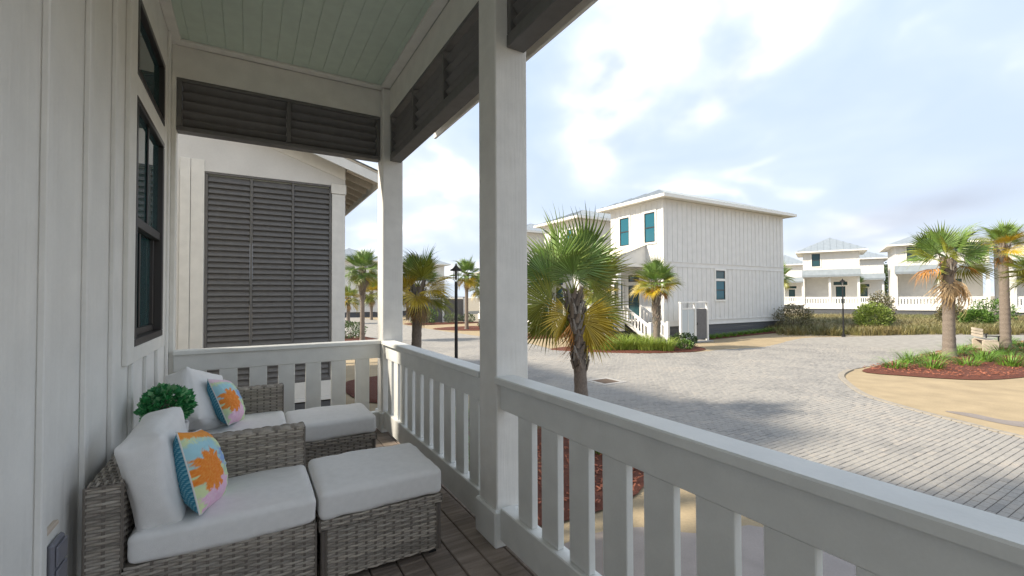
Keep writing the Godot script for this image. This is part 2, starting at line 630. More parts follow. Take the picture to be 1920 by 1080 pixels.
var clump_cache := {}
func clump_mesh(sd: int, ht: float, blades: int, spread: float, tip: Color, low: Color) -> ArrayMesh:
	var key := "%d_%.2f_%d_%.2f" % [sd, ht, blades, spread]
	if clump_cache.has(key):
		return clump_cache[key]
	var r := RandomNumberGenerator.new()
	r.seed = sd
	var b := MB.new()
	b.colored = true
	for i in blades:
		var a := r.randf() * TAU
		var d := Vector3(cos(a), 0, sin(a))
		var s := Vector3(-sin(a), 0, cos(a))
		var base := d * spread * 0.35 * sqrt(r.randf())
		var ln := ht * r.randf_range(0.65, 1.15)
		var out := spread * r.randf_range(0.15, 0.8)
		var tone := r.randf_range(0.7, 1.25)
		var cc := low.lerp(tip, r.randf())
		b.col = Color(cc.r * tone, cc.g * tone, cc.b * tone)
		var w := 0.007 + ht * 0.007
		var pl := Vector3.ZERO
		var pr := Vector3.ZERO
		for k in 4:
			var t := k / 3.0
			var p := base + d * out * t * t + Vector3(0, ln * (t - 0.28 * t * t * t), 0)
			var ww := w * (1.0 - 0.9 * t)
			var l := p - s * ww
			var q := p + s * ww
			if k > 0:
				b.quad_out(pl, pr, q, l, Vector3.UP)
			pl = l
			pr = q
	clump_cache[key] = b.mesh()
	return clump_cache[key]

func leaf_ball(sd: int, rad: Vector3, count: int, size: float, cols: Array, shell := 0.6) -> ArrayMesh:
	var r := RandomNumberGenerator.new()
	r.seed = sd
	var f := FastNoiseLite.new()
	f.seed = sd
	f.frequency = 1.7
	var b := MB.new()
	b.colored = true
	for i in count:
		var d := Vector3(r.randfn(), r.randfn(), r.randfn()).normalized()
		var k := lerpf(shell, 1.0, pow(r.randf(), 0.5)) * (1.0 + 0.28 * f.get_noise_3dv(d * 2.0))
		var p := d * rad * k
		var t := d.cross(Vector3(r.randfn(), r.randfn(), r.randfn())).normalized()
		var up := (d + t * r.randf_range(-0.6, 0.6) + Vector3(0, 0.25, 0)).normalized()
		var s := up.cross(t).normalized()
		var ln := size * r.randf_range(0.7, 1.3)
		var w := ln * 0.36
		var cc: Color = cols[r.randi() % cols.size()]
		var tone := r.randf_range(0.75, 1.2)
		b.col = Color(cc.r * tone, cc.g * tone, cc.b * tone)
		var m := p + up * ln * 0.55
		var nrm := up.cross(s)
		b.quad_out(p, m - s * w + nrm * w * 0.4, p + up * ln, m, nrm + up * 0.2)
		b.quad_out(p, m, p + up * ln, m + s * w + nrm * w * 0.4, nrm + up * 0.2)
	return b.mesh()

func shrub(at: Vector3, label: String, rad: Vector3, sd: int, cols: Array, count := 500, size := 0.09, called := "shrub") -> void:
	var o := thing(called, label, "shrub", at, 0.0, "shrubs in the planting")
	part(o, "foliage", leaf_ball(sd, rad, count, size, cols, 0.25), M.leaf, Vector3(0, rad.y * 0.95, 0))
	var b := MB.new()
	for k in 5:
		var a := k * 1.3
		b.tube([Vector3(0, -0.03, 0), Vector3(cos(a) * rad.x * 0.3, rad.y * 0.7, sin(a) * rad.z * 0.3), Vector3(cos(a) * rad.x * 0.6, rad.y * 1.3, sin(a) * rad.z * 0.6)], [0.02, 0.014, 0.006], 5)
	part(o, "stem", b.mesh(), M.bark)

func broad_tree(at: Vector3, label: String, ht: float, rad: float, sd: int) -> void:
	var o := thing("broadleaf_tree", label, "tree", at, 0.0, "trees of the far wood")
	var r := RandomNumberGenerator.new()
	r.seed = sd
	var b := MB.new()
	b.tube([Vector3(0, -0.1, 0), Vector3(0.1, ht * 0.35, 0), Vector3(0.0, ht * 0.75, 0.1)], [0.22, 0.16, 0.06], 7)
	var c := MB.new()
	c.colored = true
	for k in 9:
		var a := k * 2.4
		var lp := Vector3(cos(a) * rad * 0.55, ht * lerpf(0.35, 0.9, k / 8.0), sin(a) * rad * 0.55)
		b.tube([Vector3(0.05, ht * 0.3, 0), lp], [0.07, 0.025], 5)
		for i in 240:
			var d := Vector3(r.randfn(), r.randfn() * 0.8, r.randfn()) * rad * 0.24
			var p := lp + d
			var t := Vector3(r.randfn(), r.randfn(), r.randfn()).normalized()
			var s := t.cross(Vector3(r.randfn(), 1.0, r.randfn())).normalized()
			var tone := r.randf_range(0.6, 1.3)
			c.col = Color(0.055 * tone, 0.085 * tone, 0.03 * tone)
			c.quad_out(p - s * 0.13, p - t * 0.2, p + s * 0.13, p + t * 0.22, Vector3.UP)
	part(o, "trunk", b.mesh(), M.bark)
	part(o, "crown", c.mesh(), M.leaf)

# ------------------------------------------------------------------ sky
func make_sky() -> PanoramaSkyMaterial:
	var w := 1536
	var h := 768
	var f := FastNoiseLite.new()
	f.seed = 12
	f.frequency = 1.0
	f.fractal_octaves = 5
	f.noise_type = FastNoiseLite.TYPE_SIMPLEX_SMOOTH
	var f2 := FastNoiseLite.new()
	f2.seed = 40
	f2.frequency = 1.0
	f2.fractal_octaves = 3
	# clouds: azimuth (deg from -Z to +X), elevation, half sizes, tilt, weight
	var blobs := [
		[42.0, 23.5, 4.4, 4.6, 0.2, 0.85], [47.5, 27.5, 5.0, 3.8, 0.35, 0.72], [53.5, 31.5, 6.5, 3.2, 0.5, 0.58],
		[41.0, 18.0, 2.6, 4.0, 0.2, 0.7], [60.0, 37.0, 9.0, 3.6, 0.5, 0.45], [46.0, 40.0, 10.0, 4.0, 0.3, 0.4],
		[59.0, 24.5, 7.0, 1.9, 0.55, 0.65], [65.5, 29.5, 6.5, 1.8, 0.55, 0.62], [53.0, 20.5, 4.0, 1.4, 0.1, 0.4],
		[24.0, 11.0, 9.0, 5.0, 0.1, 0.32], [14.0, 16.0, 8.0, 5.0, 0.0, 0.3], [68.0, 7.2, 8.0, 1.0, 0.1, 0.5], [63.0, 4.5, 6.0, 1.2, 0.0, 0.5]]
	var greys := [[70.0, 7.4, 5.0, 1.5, 0.15, 1.0], [76.5, 8.6, 4.5, 1.3, 0.2, 0.9], [66.0, 5.4, 5.0, 1.0, 0.0, 0.6], [27.0, 14.0, 5.0, 2.0, 0.2, 0.35]]
	var im := Image.create(w, h, false, Image.FORMAT_RGBF)
	for j in h:
		var el := 90.0 - (j + 0.5) / h * 180.0
		var er := deg_to_rad(el)
		if el < -4.0:
			im.fill_rect(Rect2i(0, j, w, h - j), Color(0.36, 0.34, 0.31))
			break
		for i in w:
			var az := (i + 0.5) / w * 360.0
			if az > 180.0:
				az -= 360.0
			var ar := deg_to_rad(az)
			var d := Vector3(sin(ar) * cos(er), sin(er), -cos(ar) * cos(er))
			var up := maxf(d.y, 0.0)
			# blue of the air, paler towards the horizon
			var t := pow(1.0 - up, 2.4)
			var sky := Color(0.175, 0.222, 0.297).lerp(Color(0.218, 0.25, 0.292), t)
			# flat layer coordinates for the cloud sheets
			var k := 1.0 / (up + 0.22)
			var q := Vector3(d.x * k * 1.1, 0.0, d.z * k * 1.1)
			var wr := f2.get_noise_3d(q.x * 0.8, 3.0, q.z * 0.8)
			var n := f.get_noise_3d(q.x + wr * 0.5, 7.0, q.z + wr * 0.5)
			var fine := f.get_noise_3d(d.x * 5.0, d.y * 8.0, d.z * 5.0)
			# thin veil and scattered heaps over the whole dome
			var cover := clampf(0.22 + n * 0.45, 0.0, 1.0)
			cover += smoothstep(0.10, 0.60, n + 0.25 * fine) * 0.75
			if absf(az - 45.0) < 60.0 and el < 56.0:
				var win := smoothstep(60.0, 40.0, absf(az - 45.0)) * smoothstep(56.0, 42.0, el)
				cover *= 1.0 - 0.45 * win
				for bl in blobs:
					var dx: float = (az - bl[0]) * cos(er)
					var dy: float = el - bl[1]
					var cx: float = (dx * cos(bl[4]) + dy * sin(bl[4])) / bl[2]
					var cy: float = (-dx * sin(bl[4]) + dy * cos(bl[4])) / bl[3]
					var rr: float = cx * cx + cy * cy
					if rr < 6.0:
						cover += bl[5] * exp(-rr * 0.9) * (0.80 + 0.85 * fine + 0.30 * n)
			cover = clampf(cover, 0.0, 1.0)
			var lit := clampf(0.5 + fine * 0.9 + n * 0.3, 0.0, 1.0)
			var bright := Color(0.29, 0.295, 0.305).lerp(Color(0.56, 0.545, 0.53), lit)
			var c := sky.lerp(bright, pow(cover, 1.25) * 0.92)
			if absf(az - 50.0) < 55.0 and el < 25.0:
				for bl in greys:
					var dx: float = (az - bl[0])
					var dy: float = el - bl[1]
					var cx: float = (dx * cos(bl[4]) + dy * sin(bl[4])) / bl[2]
					var cy: float = (-dx * sin(bl[4]) + dy * cos(bl[4])) / bl[3]
					var rr: float = cx * cx + cy * cy
					if rr < 6.0:
						var a: float = bl[5] * exp(-rr * 0.9) * clampf(0.8 + 1.1 * fine, 0.0, 1.2)
						c = c.lerp(Color(0.165, 0.185, 0.225), clampf(a * 0.8, 0.0, 0.85))
			if el < 0.0:
				c = c.lerp(Color(0.36, 0.34, 0.31), clampf(-el / 4.0, 0.0, 1.0))
			im.set_pixel(i, j, c)
	var m := PanoramaSkyMaterial.new()
	m.panorama = ImageTexture.create_from_image(im)
	return m

# ================================================================== the scene
func _ready() -> void:
	rng.seed = 2024
	# ---- camera
	var cam := Camera3D.new()
	cam.name = "camera"
	cam.fov = 65.48
	cam.near = 0.05
	cam.far = 3000.0
	cam.position = Vector3(0, 2.4, 0)
	cam.basis = Basis(Vector3.UP, deg_to_rad(-30.38)) * Basis(Vector3.RIGHT, deg_to_rad(1.18)) * Basis(Vector3(0, 0, 1), deg_to_rad(-0.26))
	add_child(cam)
	cam.current = true
	# ---- sky, exposure
	var env := Environment.new()
	env.background_mode = Environment.BG_SKY
	env.sky = Sky.new()
	env.sky.sky_material = make_sky()
	env.background_energy_multiplier = 1.0
	env.tonemap_mode = Environment.TONE_MAPPER_LINEAR
	env.tonemap_exposure = 3.6
	env.sdfgi_enabled = true
	env.ssao_enabled = true
	env.ssil_enabled = true
	var we := WorldEnvironment.new()
	we.name = "world_environment"
	we.environment = env
	add_child(we)
	# ---- sun: from behind the porch wall, a little ahead
	var sun := DirectionalLight3D.new()
	sun.name = "sun"
	sun.light_energy = 0.68
	sun.light_color = Color(1.0, 0.955, 0.88)
	sun.light_angular_distance = 4.0
	sun.shadow_enabled = true
	add_child(sun)
	sun.look_at_from_position(Vector3(-1.15, 1.0, -0.455) * 50.0, Vector3.ZERO, Vector3.UP)

	make_materials()
	build_ground()
	build_own_house()
	build_neighbour()
	build_far_cottages()
	build_furniture()
	build_street_things()
	build_planting()

# ------------------------------------------------------------------ ground, road, beds
var road_poly := PackedVector2Array()
func build_ground() -> void:
	# ground reaching the horizon
	var b := MB.new()
	var xs := [-1200.0, -300.0, -60.0, -12.0, 0.0, 6.0, 12.0, 18.0, 20.0, 22.0, 24.0, 26.0, 28.0, 30.0, 32.0, 34.0, 36.0, 38.0, 44.0, 60.0, 120.0, 400.0, 1200.0]
	var zs := [-1200.0, -300.0, -100.0, -50.0, -25.0, -12.0, 0.0, 12.0, 60.0, 300.0, 1200.0]
	for i in xs.size() - 1:
		for j in zs.size() - 1:
			var a := Vector3(xs[i], hgt(xs[i]) - 0.06, zs[j])
			var c := Vector3(xs[i + 1], hgt(xs[i + 1]) - 0.06, zs[j])
			b.quad_out(a, c, Vector3(c.x, c.y, zs[j + 1]), Vector3(a.x, a.y, zs[j + 1]), Vector3.UP)
	var gr := part(self, "ground", b.mesh(), M.sand)
	gr.set_meta("kind", "structure")
	# tan concrete drives
	sheet("driveway", PackedVector2Array([Vector2(1.5, 12), Vector2(1.5, -60), Vector2(5.2, -60), Vector2(5.2, 12)]), -0.022, M.tan)
	sheet("driveway", PackedVector2Array([Vector2(9.6, 12), Vector2(9.6, -1), Vector2(11, -3), Vector2(14, -7.1), Vector2(26, -7.3), Vector2(34, -6.4), Vector2(34, 12)]), -0.022, M.tan)
	sheet("driveway", PackedVector2Array([Vector2(11.4, -60), Vector2(11.4, -12), Vector2(17, -12), Vector2(26, -12.5), Vector2(28.2, -11.4), Vector2(28.2, -16), Vector2(19, -16.8), Vector2(19, -60)]), -0.022, M.tan)
	# paved road
	road_poly = smooth_poly(PackedVector2Array([
		Vector2(4.9, 10), Vector2(4.9, 2), Vector2(4.9, -10), Vector2(4.9, -30), Vector2(4.9, -58), Vector2(11.5, -58), Vector2(11.8, -36), Vector2(12.2, -26),
		Vector2(12.6, -20.5), Vector2(12.1, -17.4), Vector2(12.3, -16.0), Vector2(14.2, -13.7), Vector2(16.8, -12.7), Vector2(18.6, -12.7), Vector2(21.0, -12.2), Vector2(25.7, -13.0),
		Vector2(28.0, -11.7), Vector2(31.6, -9.6), Vector2(34.6, -6.6), Vector2(37.0, -3.5), Vector2(34.5, -4.0), Vector2(30.6, -6.4), Vector2(26.9, -7.1), Vector2(20.2, -7.1), Vector2(16.9, -7.05),
		Vector2(15.6, -6.75), Vector2(14.5, -6.2), Vector2(12.9, -5.1), Vector2(12.1, -4.0), Vector2(11.6, -3.0), Vector2(11.2, -2.0), Vector2(10.4, 1.0), Vector2(10.0, 5.0), Vector2(9.9, 10)]), 3)
	sheet("road_bed", road_poly, -0.018, M.joint)
	var road := Node3D.new()
	road.name = "paved_road"
	add_child(road)
	road.set_meta("kind", "structure")
	# far part of the road: the stones are too small to tell apart
	var far_poly := [PackedVector2Array([Vector2(0, -60), Vector2(16, -60), Vector2(16, -24.0), Vector2(0, -24.0)]), PackedVector2Array([Vector2(24.0, -30), Vector2(60, -30), Vector2(60, 20), Vector2(24.0, 20)])]
	for fp in far_poly:
		for r in Geometry2D.intersect_polygons(road_poly, fp):
			part(road, "far_paving", sheet_mesh(r, 0.0), M.road)
	# single stones
	var pw := 0.088
	var pl := 0.178
	var near := []
	var rest := []
	var f := FastNoiseLite.new()
	f.seed = 5
	f.frequency = 0.35
	var pr := RandomNumberGenerator.new()
	pr.seed = 77
	var row := 0
	var z := -24.0
	while z < 3.0:
		z += pw
		row += 1
		var x := 4.9 + (0.5 * pl if row % 2 else 0.0) + pr.randf_range(-0.02, 0.02)
		while x < 24.0:
			x += pl
			if not Geometry2D.is_point_in_polygon(Vector2(x, z), road_poly):
				continue
			var t := pr.randf()
			var g := f.get_noise_2d(x, z) * 0.75 + f.get_noise_2d(x * 3.0 + 40.0, z * 3.0) * 0.35 + pr.randf_range(-0.16, 0.16)
			var e := [x, z, clampi(int((g + 0.5) * 6.0), 0, 5) if t > 0.12 else pr.randi() % 6, pr.randf_range(-0.003, 0.003), pr.randf_range(-0.015, 0.015)]
			var seen := x > 7.0 and z < -0.19 * x
			if seen and x * x + z * z < 130.0:
				near.append(e)
			else:
				rest.append(e)
	near.sort_custom(func(p, q): return p[0] * p[0] + p[1] * p[1] < q[0] * q[0] + q[1] * q[1])
	while near.size() > 300:
		rest.append(near.pop_back())
	var sm := box_mesh(Vector3(pl - 0.004, 0.05, pw - 0.006), 0.005)
	for e in near:
		part(road, "paving_stone", sm, M.paver_tones[e[2]], Vector3(e[0], hgt(e[0]) - 0.025 + e[3], e[1]), Basis.from_euler(Vector3(0, e[4], 0)))
	var mm := MultiMesh.new()
	mm.transform_format = MultiMesh.TRANSFORM_3D
	mm.use_colors = true
	mm.mesh = sm
	mm.instance_count = rest.size()
	var tones := [Color(0.30, 0.285, 0.262), Color(0.33, 0.312, 0.287), Color(0.355, 0.334, 0.304), Color(0.372, 0.35, 0.316), Color(0.392, 0.367, 0.33), Color(0.41, 0.375, 0.33)]
	for i in rest.size():
		var e = rest[i]
		mm.set_instance_transform(i, Transform3D(Basis.from_euler(Vector3(0, e[4], 0)), Vector3(e[0], hgt(e[0]) - 0.025 + e[3], e[1])))
		mm.set_instance_color(i, tones[e[2]])
	var mi := MultiMeshInstance3D.new()
	mi.multimesh = mm
	mi.material_override = M.paver
	mi.name = "more_paving_stones"
	mi.set_meta("kind", "stuff")
	road.add_child(mi, true)
	# kerb strip round the right-hand drive
	var kb := MB.new()
	var arc := smooth_poly(PackedVector2Array([Vector2(18.2, -7.1), Vector2(16.9, -7.05), Vector2(15.6, -6.75), Vector2(14.5, -6.2), Vector2(12.9, -5.1), Vector2(12.1, -4.0), Vector2(11.6, -3.0), Vector2(11.2, -2.0), Vector2(10.4, 1.0), Vector2(10.0, 5.0)]), 6)
	for i in range(6, arc.size() - 7):
		var a := arc[i]
		var c := arc[i + 1]
		var d := (c - a).normalized()
		var ang := atan2(-d.y, d.x)
		kb.box(Vector3((a.x + c.x) * 0.5, hgt(a.x) - 0.03, (a.y + c.y) * 0.5), Vector3(a.distance_to(c) - 0.012, 0.1, 0.15), 0.008, Basis(Vector3.UP, ang))
	part(road, "kerb_edging", kb.mesh(), M.kerb)
	# stain of wet sand on the right drive
	sheet("wet_patch", smooth_poly(PackedVector2Array([Vector2(12.55, -3.55), Vector2(12.75, -3.2), Vector2(12.62, -2.7), Vector2(12.95, -2.2), Vector2(12.80, -1.5), Vector2(13.1, -0.9), Vector2(12.5, -0.5), Vector2(12.35, -1.3), Vector2(12.42, -1.9), Vector2(12.2, -2.5), Vector2(12.36, -3.1)]), 4), -0.017, M.tan_wet)
	sheet("wet_patch", smooth_poly(PackedVector2Array([Vector2(2.4, -3.4), Vector2(3.4, -3.5), Vector2(4.0, -3.0), Vector2(4.7, -2.7), Vector2(4.8, -1.0), Vector2(4.2, 0.2), Vector2(2.6, 0.3), Vector2(2.2, -1.5)]), 4), -0.017, M.tan_wet)
	# mulch beds
	var near_bed := smooth_poly(PackedVector2Array([Vector2(2.2, -4.2), Vector2(3.6, -3.9), Vector2(4.6, -4.3), Vector2(5.8, -5.7), Vector2(6.3, -7.1), Vector2(5.4, -8.2), Vector2(3.4, -8.6), Vector2(2.2, -8.0), Vector2(1.9, -6.0)]), 4)
	scatter_chips(mulch_bed("mulch_bed", near_bed, 0.06), near_bed, 0.06, 2600)
	var house_bed := smooth_poly(PackedVector2Array([Vector2(11.9, -17.0), Vector2(12.6, -15.4), Vector2(14.2, -13.8), Vector2(16.6, -12.9), Vector2(18.2, -13.4), Vector2(18.6, -15.2), Vector2(17.0, -16.0), Vector2(15.8, -17.2), Vector2(14.0, -17.4)]), 4)
	mulch_bed("mulch_bed", house_bed, 0.07)
	var isle := smooth_poly(PackedVector2Array([Vector2(16.9, -6.75), Vector2(17.0, -5.6), Vector2(17.8, -4.4), Vector2(19.4, -3.8), Vector2(23.0, -3.2), Vector2(27.0, -2.6), Vector2(30.5, -3.6), Vector2(30.0, -6.1), Vector2(26.5, -6.85), Vector2(20.2, -6.95)]), 4)
	scatter_chips(mulch_bed("mulch_bed", isle, 0.10), isle, 0.10, 2500)
	mulch_bed("mulch_bed", smooth_poly(PackedVector2Array([Vector2(20.4, -16.5), Vector2(20.6, -15.9), Vector2(24.5, -15.7), Vector2(30.6, -15.3), Vector2(30.8, -16.5), Vector2(25, -16.6)]), 3), 0.04)
	mulch_bed("mulch_bed", smooth_poly(PackedVector2Array([Vector2(12.9, -24.0), Vector2(13.2, -22.2), Vector2(15.6, -21.6), Vector2(17.2, -22.4), Vector2(17.0, -24.4), Vector2(14.6, -25.0)]), 3), 0.06)
	mulch_bed("mulch_bed", smooth_poly(PackedVector2Array([Vector2(12.2, -33.0), Vector2(13.2, -30.2), Vector2(15.4, -29.2), Vector2(16.8, -31.0), Vector2(16.0, -34.0)]), 3), 0.06)
	mulch_bed("mulch_bed", smooth_poly(PackedVector2Array([Vector2(12.4, -41.0), Vector2(12.6, -38.4), Vector2(15.5, -37.8), Vector2(19.0, -38.4), Vector2(19.0, -40.0), Vector2(15.0, -40.4)]), 3), 0.06)
	mulch_bed("mulch_bed", smooth_poly(PackedVector2Array([Vector2(3.2, -29.0), Vector2(3.4, -25.6), Vector2(5.2, -24.2), Vector2(6.4, -25.4), Vector2(6.2, -28.4), Vector2(4.8, -30.0)]), 3), 0.06)
	mulch_bed("mulch_bed", smooth_poly(PackedVector2Array([Vector2(2.2, -13.2), Vector2(2.4, -10.6), Vector2(4.0, -9.8), Vector2(5.0, -11.2), Vector2(4.6, -13.2), Vector2(3.4, -14.0)]), 3), 0.06)
	mulch_bed("mulch_bed", smooth_poly(PackedVector2Array([Vector2(12.25, -2.2), Vector2(12.1, -1.5), Vector2(12.4, -0.6), Vector2(13.0, -0.7), Vector2(12.8, -1.8)]), 3), 0.05)

# ------------------------------------------------------------------ louvre helper
# a louvred panel along u (from 0 to width) rising from y0 to y1; outward is the side the slats fall to
func louvre(parent: Node3D, called: String, origin: Vector3, u: Vector3, outward: Vector3, width: float, y0: float, y1: float, bays: Array, pitch: float, depth: float, rail_h: float, tilt := 52.0) -> Node3D:
	var o := Node3D.new()
	o.name = called
	parent.add_child(o, true)
	var bas := Basis(u, Vector3.UP, outward)
	if bas.determinant() < 0:
		bas = Basis(u, Vector3.UP, outward)
	var put := func(called2: String, cen: Vector3, size: Vector3, tilt: float):
		# size along u, y, outward
		var rot := Basis(u, tilt)
		var sz := Vector3.ZERO
		var me := box_mesh(size, 0.004)
		# local x -> u, y -> up, z -> outward (right handed copy)
		var bb := Basis(u, Vector3.UP, u.cross(Vector3.UP))
		part(o, called2, me, M.louver, origin + u * cen.x + Vector3.UP * cen.y + outward * cen.z, rot * bb)
	put.call("rail", Vector3(width * 0.5, y0 + rail_h * 0.5, depth * 0.5), Vector3(width, rail_h, depth), 0.0)
	put.call("rail", Vector3(width * 0.5, y1 - 0.015, depth * 0.5), Vector3(width, 0.03, depth), 0.0)
	var sgn := 1.0 if u.cross(Vector3.UP).dot(outward) > 0 else -1.0
	for i in bays.size():
		put.call("stile", Vector3(bays[i], (y0 + rail_h + y1 - 0.03) * 0.5, depth * 0.45), Vector3(0.036, y1 - y0 - rail_h - 0.032, depth * 0.86), 0.0)
	for i in bays.size() - 1:
		var w: float = bays[i + 1] - bays[i] - 0.038
		var y := y0 + rail_h + pitch * 0.35
		while y < y1 - 0.03 - pitch * 0.2:
			put.call("slat", Vector3((bays[i] + bays[i + 1]) * 0.5, y, depth * 0.45), Vector3(w, 0.012, pitch * 1.28), sgn * deg_to_rad(tilt))
			y += pitch
	return o

# ------------------------------------------------------------------ the house with the porch we stand on
const DECK := 1.0
const ORD := ["first", "second", "third", "fourth", "fifth", "sixth", "seventh", "eighth", "ninth", "tenth", "eleventh", "twelfth", "thirteenth", "fourteenth", "fifteenth", "sixteenth", "seventeenth"]
func build_own_house() -> void:
	var h := thing("beach_cottage", "white board-and-batten cottage whose covered porch fills the foreground", "house")
	# --- deck
	var deck := Node3D.new()
	deck.name = "deck"
	h.add_child(deck)
	var r := RandomNumberGenerator.new()
	r.seed = 9
	var x := -0.575
	var k := 0
	while x < 1.36:
		var cut: float = [-2.62, -3.4, -1.7, -2.25, -3.9, -1.9][k % 6]
		var w := 0.134
		bx(deck, "plank", M.deck[r.randi() % 4], Vector3(x, DECK - 0.028, -4.93), Vector3(x + w, DECK, cut - 0.002), 0.004)
		bx(deck, "plank", M.deck[r.randi() % 4], Vector3(x, DECK - 0.028, cut + 0.002), Vector3(x + w, DECK, 0.62), 0.004)
		x += 0.140
		k += 1
	var df := bx(deck, "joist_frame", M.soffit_wood, Vector3(-0.58, DECK - 0.25, -4.9), Vector3(1.36, DECK - 0.034, 0.6))
	bx(deck, "rim_board", M.white, Vector3(1.385, DECK - 0.28, -4.96), Vector3(1.425, DECK - 0.002, 0.62), 0.004)
	bx(deck, "rim_board", M.white, Vector3(-0.6, DECK - 0.28, -4.985), Vector3(1.38, DECK - 0.002, -4.945), 0.004)
	for kk in 4:
		bx(deck, "skirt_board", M.skirt, Vector3(1.34, 0.0 + kk * 0.175, -4.9), Vector3(1.37, 0.165 + kk * 0.175, 0.6), 0.004)
	# --- wall behind the seats
	var wall := Node3D.new()
	wall.name = "front_wall"
	h.add_child(wall)
	var X0 := -0.78
	var X1 := -0.60
	bx(wall, "wall_panel", M.wall, Vector3(X0, 0, -4.95), Vector3(X1, 7.6, -4.32))
	bx(wall, "wall_panel", M.wall, Vector3(X0, 0, -3.36), Vector3(X1, 7.6, 6.2))
	bx(wall, "wall_panel", M.wall, Vector3(X0, 0, -4.32), Vector3(X1, 2.12, -3.36))
	bx(wall, "wall_panel", M.wall, Vector3(X0, 3.60, -4.32), Vector3(X1, 3.73, -3.36))
	bx(wall, "wall_panel", M.wall, Vector3(X0, 4.21, -4.32), Vector3(X1, 7.6, -3.36))
	for z in [-2.05, -2.49, -2.91, -1.62, -1.19, -0.76, -0.33, 0.10, 0.53, 0.96, 1.39, 1.82, 2.25, 2.68]:
		bx(wall, "batten", M.wall, Vector3(X1, DECK, z - 0.05), Vector3(X1 + 0.021, 4.63, z), 0.004)
	for z in [-3.34, -3.76, -4.18]:
		bx(wall, "batten", M.wall, Vector3(X1, DECK, z - 0.05), Vector3(X1 + 0.021, 2.022, z), 0.004)
	bx(wall, "batten", M.wall, Vector3(X1, DECK, -4.66), Vector3(X1 + 0.021, 4.63, -4.61), 0.004)
	bx(wall, "corner_board", M.trim, Vector3(X1, DECK, -4.955), Vector3(X1 + 0.036, 4.63, -4.845), 0.004)
	# casing round the two windows
	for c in [[Vector3(X1, 2.03, -3.36), Vector3(X1 + 0.025, 4.33, -3.19)], [Vector3(X1, 2.03, -4.45), Vector3(X1 + 0.025, 4.33, -4.32)],
			[Vector3(X1, 2.03, -4.318), Vector3(X1 + 0.024, 2.12, -3.362)], [Vector3(X1, 3.60, -4.318), Vector3(X1 + 0.024, 3.73, -3.362)], [Vector3(X1, 4.21, -4.318), Vector3(X1 + 0.024, 4.33, -3.362)]]:
		bx(wall, "window_casing", M.trim, c[0], c[1], 0.004)
	own_window(h, 2.12, 3.60, true)
	own_window(h, 3.73, 4.21, false)
	# --- weatherproof socket
	var so := Node3D.new()
	so.name = "power_outlet"
	h.add_child(so)
	bx(so, "mounting_block", M.trim, Vector3(X1, 1.37, -2.245), Vector3(X1 + 0.012, 1.595, -2.108), 0.003)
	bx(so, "drip_cap", M.outlet_wood, Vector3(X1, 1.596, -2.225), Vector3(X1 + 0.016, 1.612, -2.118), 0.003)
	bx(so, "cover", M.outlet, Vector3(X1 + 0.0125, 1.385, -2.232), Vector3(X1 + 0.032, 1.565, -2.120), 0.008)
	bx(so, "flap", M.outlet, Vector3(X1 + 0.0325, 1.40, -2.225), Vector3(X1 + 0.040, 1.47, -2.128), 0.004)
	bx(so, "flap", M.outlet, Vector3(X1 + 0.0325, 1.48, -2.225), Vector3(X1 + 0.040, 1.55, -2.128), 0.004)
	# --- posts
	for pz in [-2.235, -4.735, 0.50]:
		var po := bx(h, "post", M.post, Vector3(1.205, DECK, pz - 0.215), Vector3(1.418, 4.62, pz), 0.006)
		bx(po, "post_base", M.rail, Vector3(1.183, DECK, pz - 0.237) - po.position, Vector3(1.440, DECK + 0.205, pz + 0.022) - po.position, 0.010)
	# --- railings
	railing(h, -2.238, 0.28, -2.06, 0.2205)
	railing(h, -4.738, -2.452, -4.66, 0.2205)
	var br := Node3D.new()
	br.name = "railing"
	h.add_child(br, true)
	bx(br, "cap", M.rail, Vector3(-0.563, 1.912, -4.905), Vector3(1.204, 1.953, -4.775), 0.006)
	bx(br, "top_rail", M.rail, Vector3(-0.563, 1.765, -4.865), Vector3(1.204, 1.911, -4.815), 0.004)
	bx(br, "bottom_rail", M.rail, Vector3(-0.563, 1.045, -4.875), Vector3(1.204, 1.20, -4.80), 0.004)
	var gx := -0.555
	var gaps := [[-0.555, -0.46], [-0.325, -0.23], [-0.09, 0.005], [0.148, 0.242], [0.385, 0.48], [0.62, 0.715], [0.855, 0.95], [1.09, 1.19]]
	for i in gaps.size() - 1:
		bx(br, "baluster", M.rail, Vector3(gaps[i][1], 1.2005, -4.858), Vector3(gaps[i + 1][0], 1.7645, -4.822), 0.003)
	# --- ceiling
	var ce := Node3D.new()
	ce.name = "porch_ceiling"
	h.add_child(ce)
	x = -0.60
	while x < 1.30:
		bx(ce, "ceiling_board", M.mint, Vector3(x, 4.655, -4.86), Vector3(minf(x + 0.1335, 1.30), 4.675, 0.62), 0.004)
		x += 0.1345
	bx(ce, "backing", M.soffit_wood, Vector3(-0.6, 4.68, -4.9), Vector3(1.36, 4.70, 0.62))
	bx(ce, "trim_board", M.trim, Vector3(1.188, 4.63, -4.75), Vector3(1.279, 4.6545, 0.62), 0.004)
	bx(ce, "trim_board", M.trim, Vector3(-0.599, 4.632, -4.841), Vector3(1.279, 4.6545, -4.751), 0.004)
	bx(ce, "trim_board", M.trim, Vector3(-0.599, 4.631, -4.749), Vector3(-0.525, 4.6545, 0.62), 0.004)
	var lt := MB.new()
	lt.tube([Vector3(0, 0, 0), Vector3(0, 0.012, 0)], [0.085, 0.09], 28)
	part(ce, "recessed_light", lt.mesh(), M.white, Vector3(0.33, 4.643, -3.43))
	# --- frieze beams
	bx(h, "frieze", M.trim, Vector3(1.28, 4.345, -4.96), Vector3(1.40, 4.6295, 0.62), 0.004)
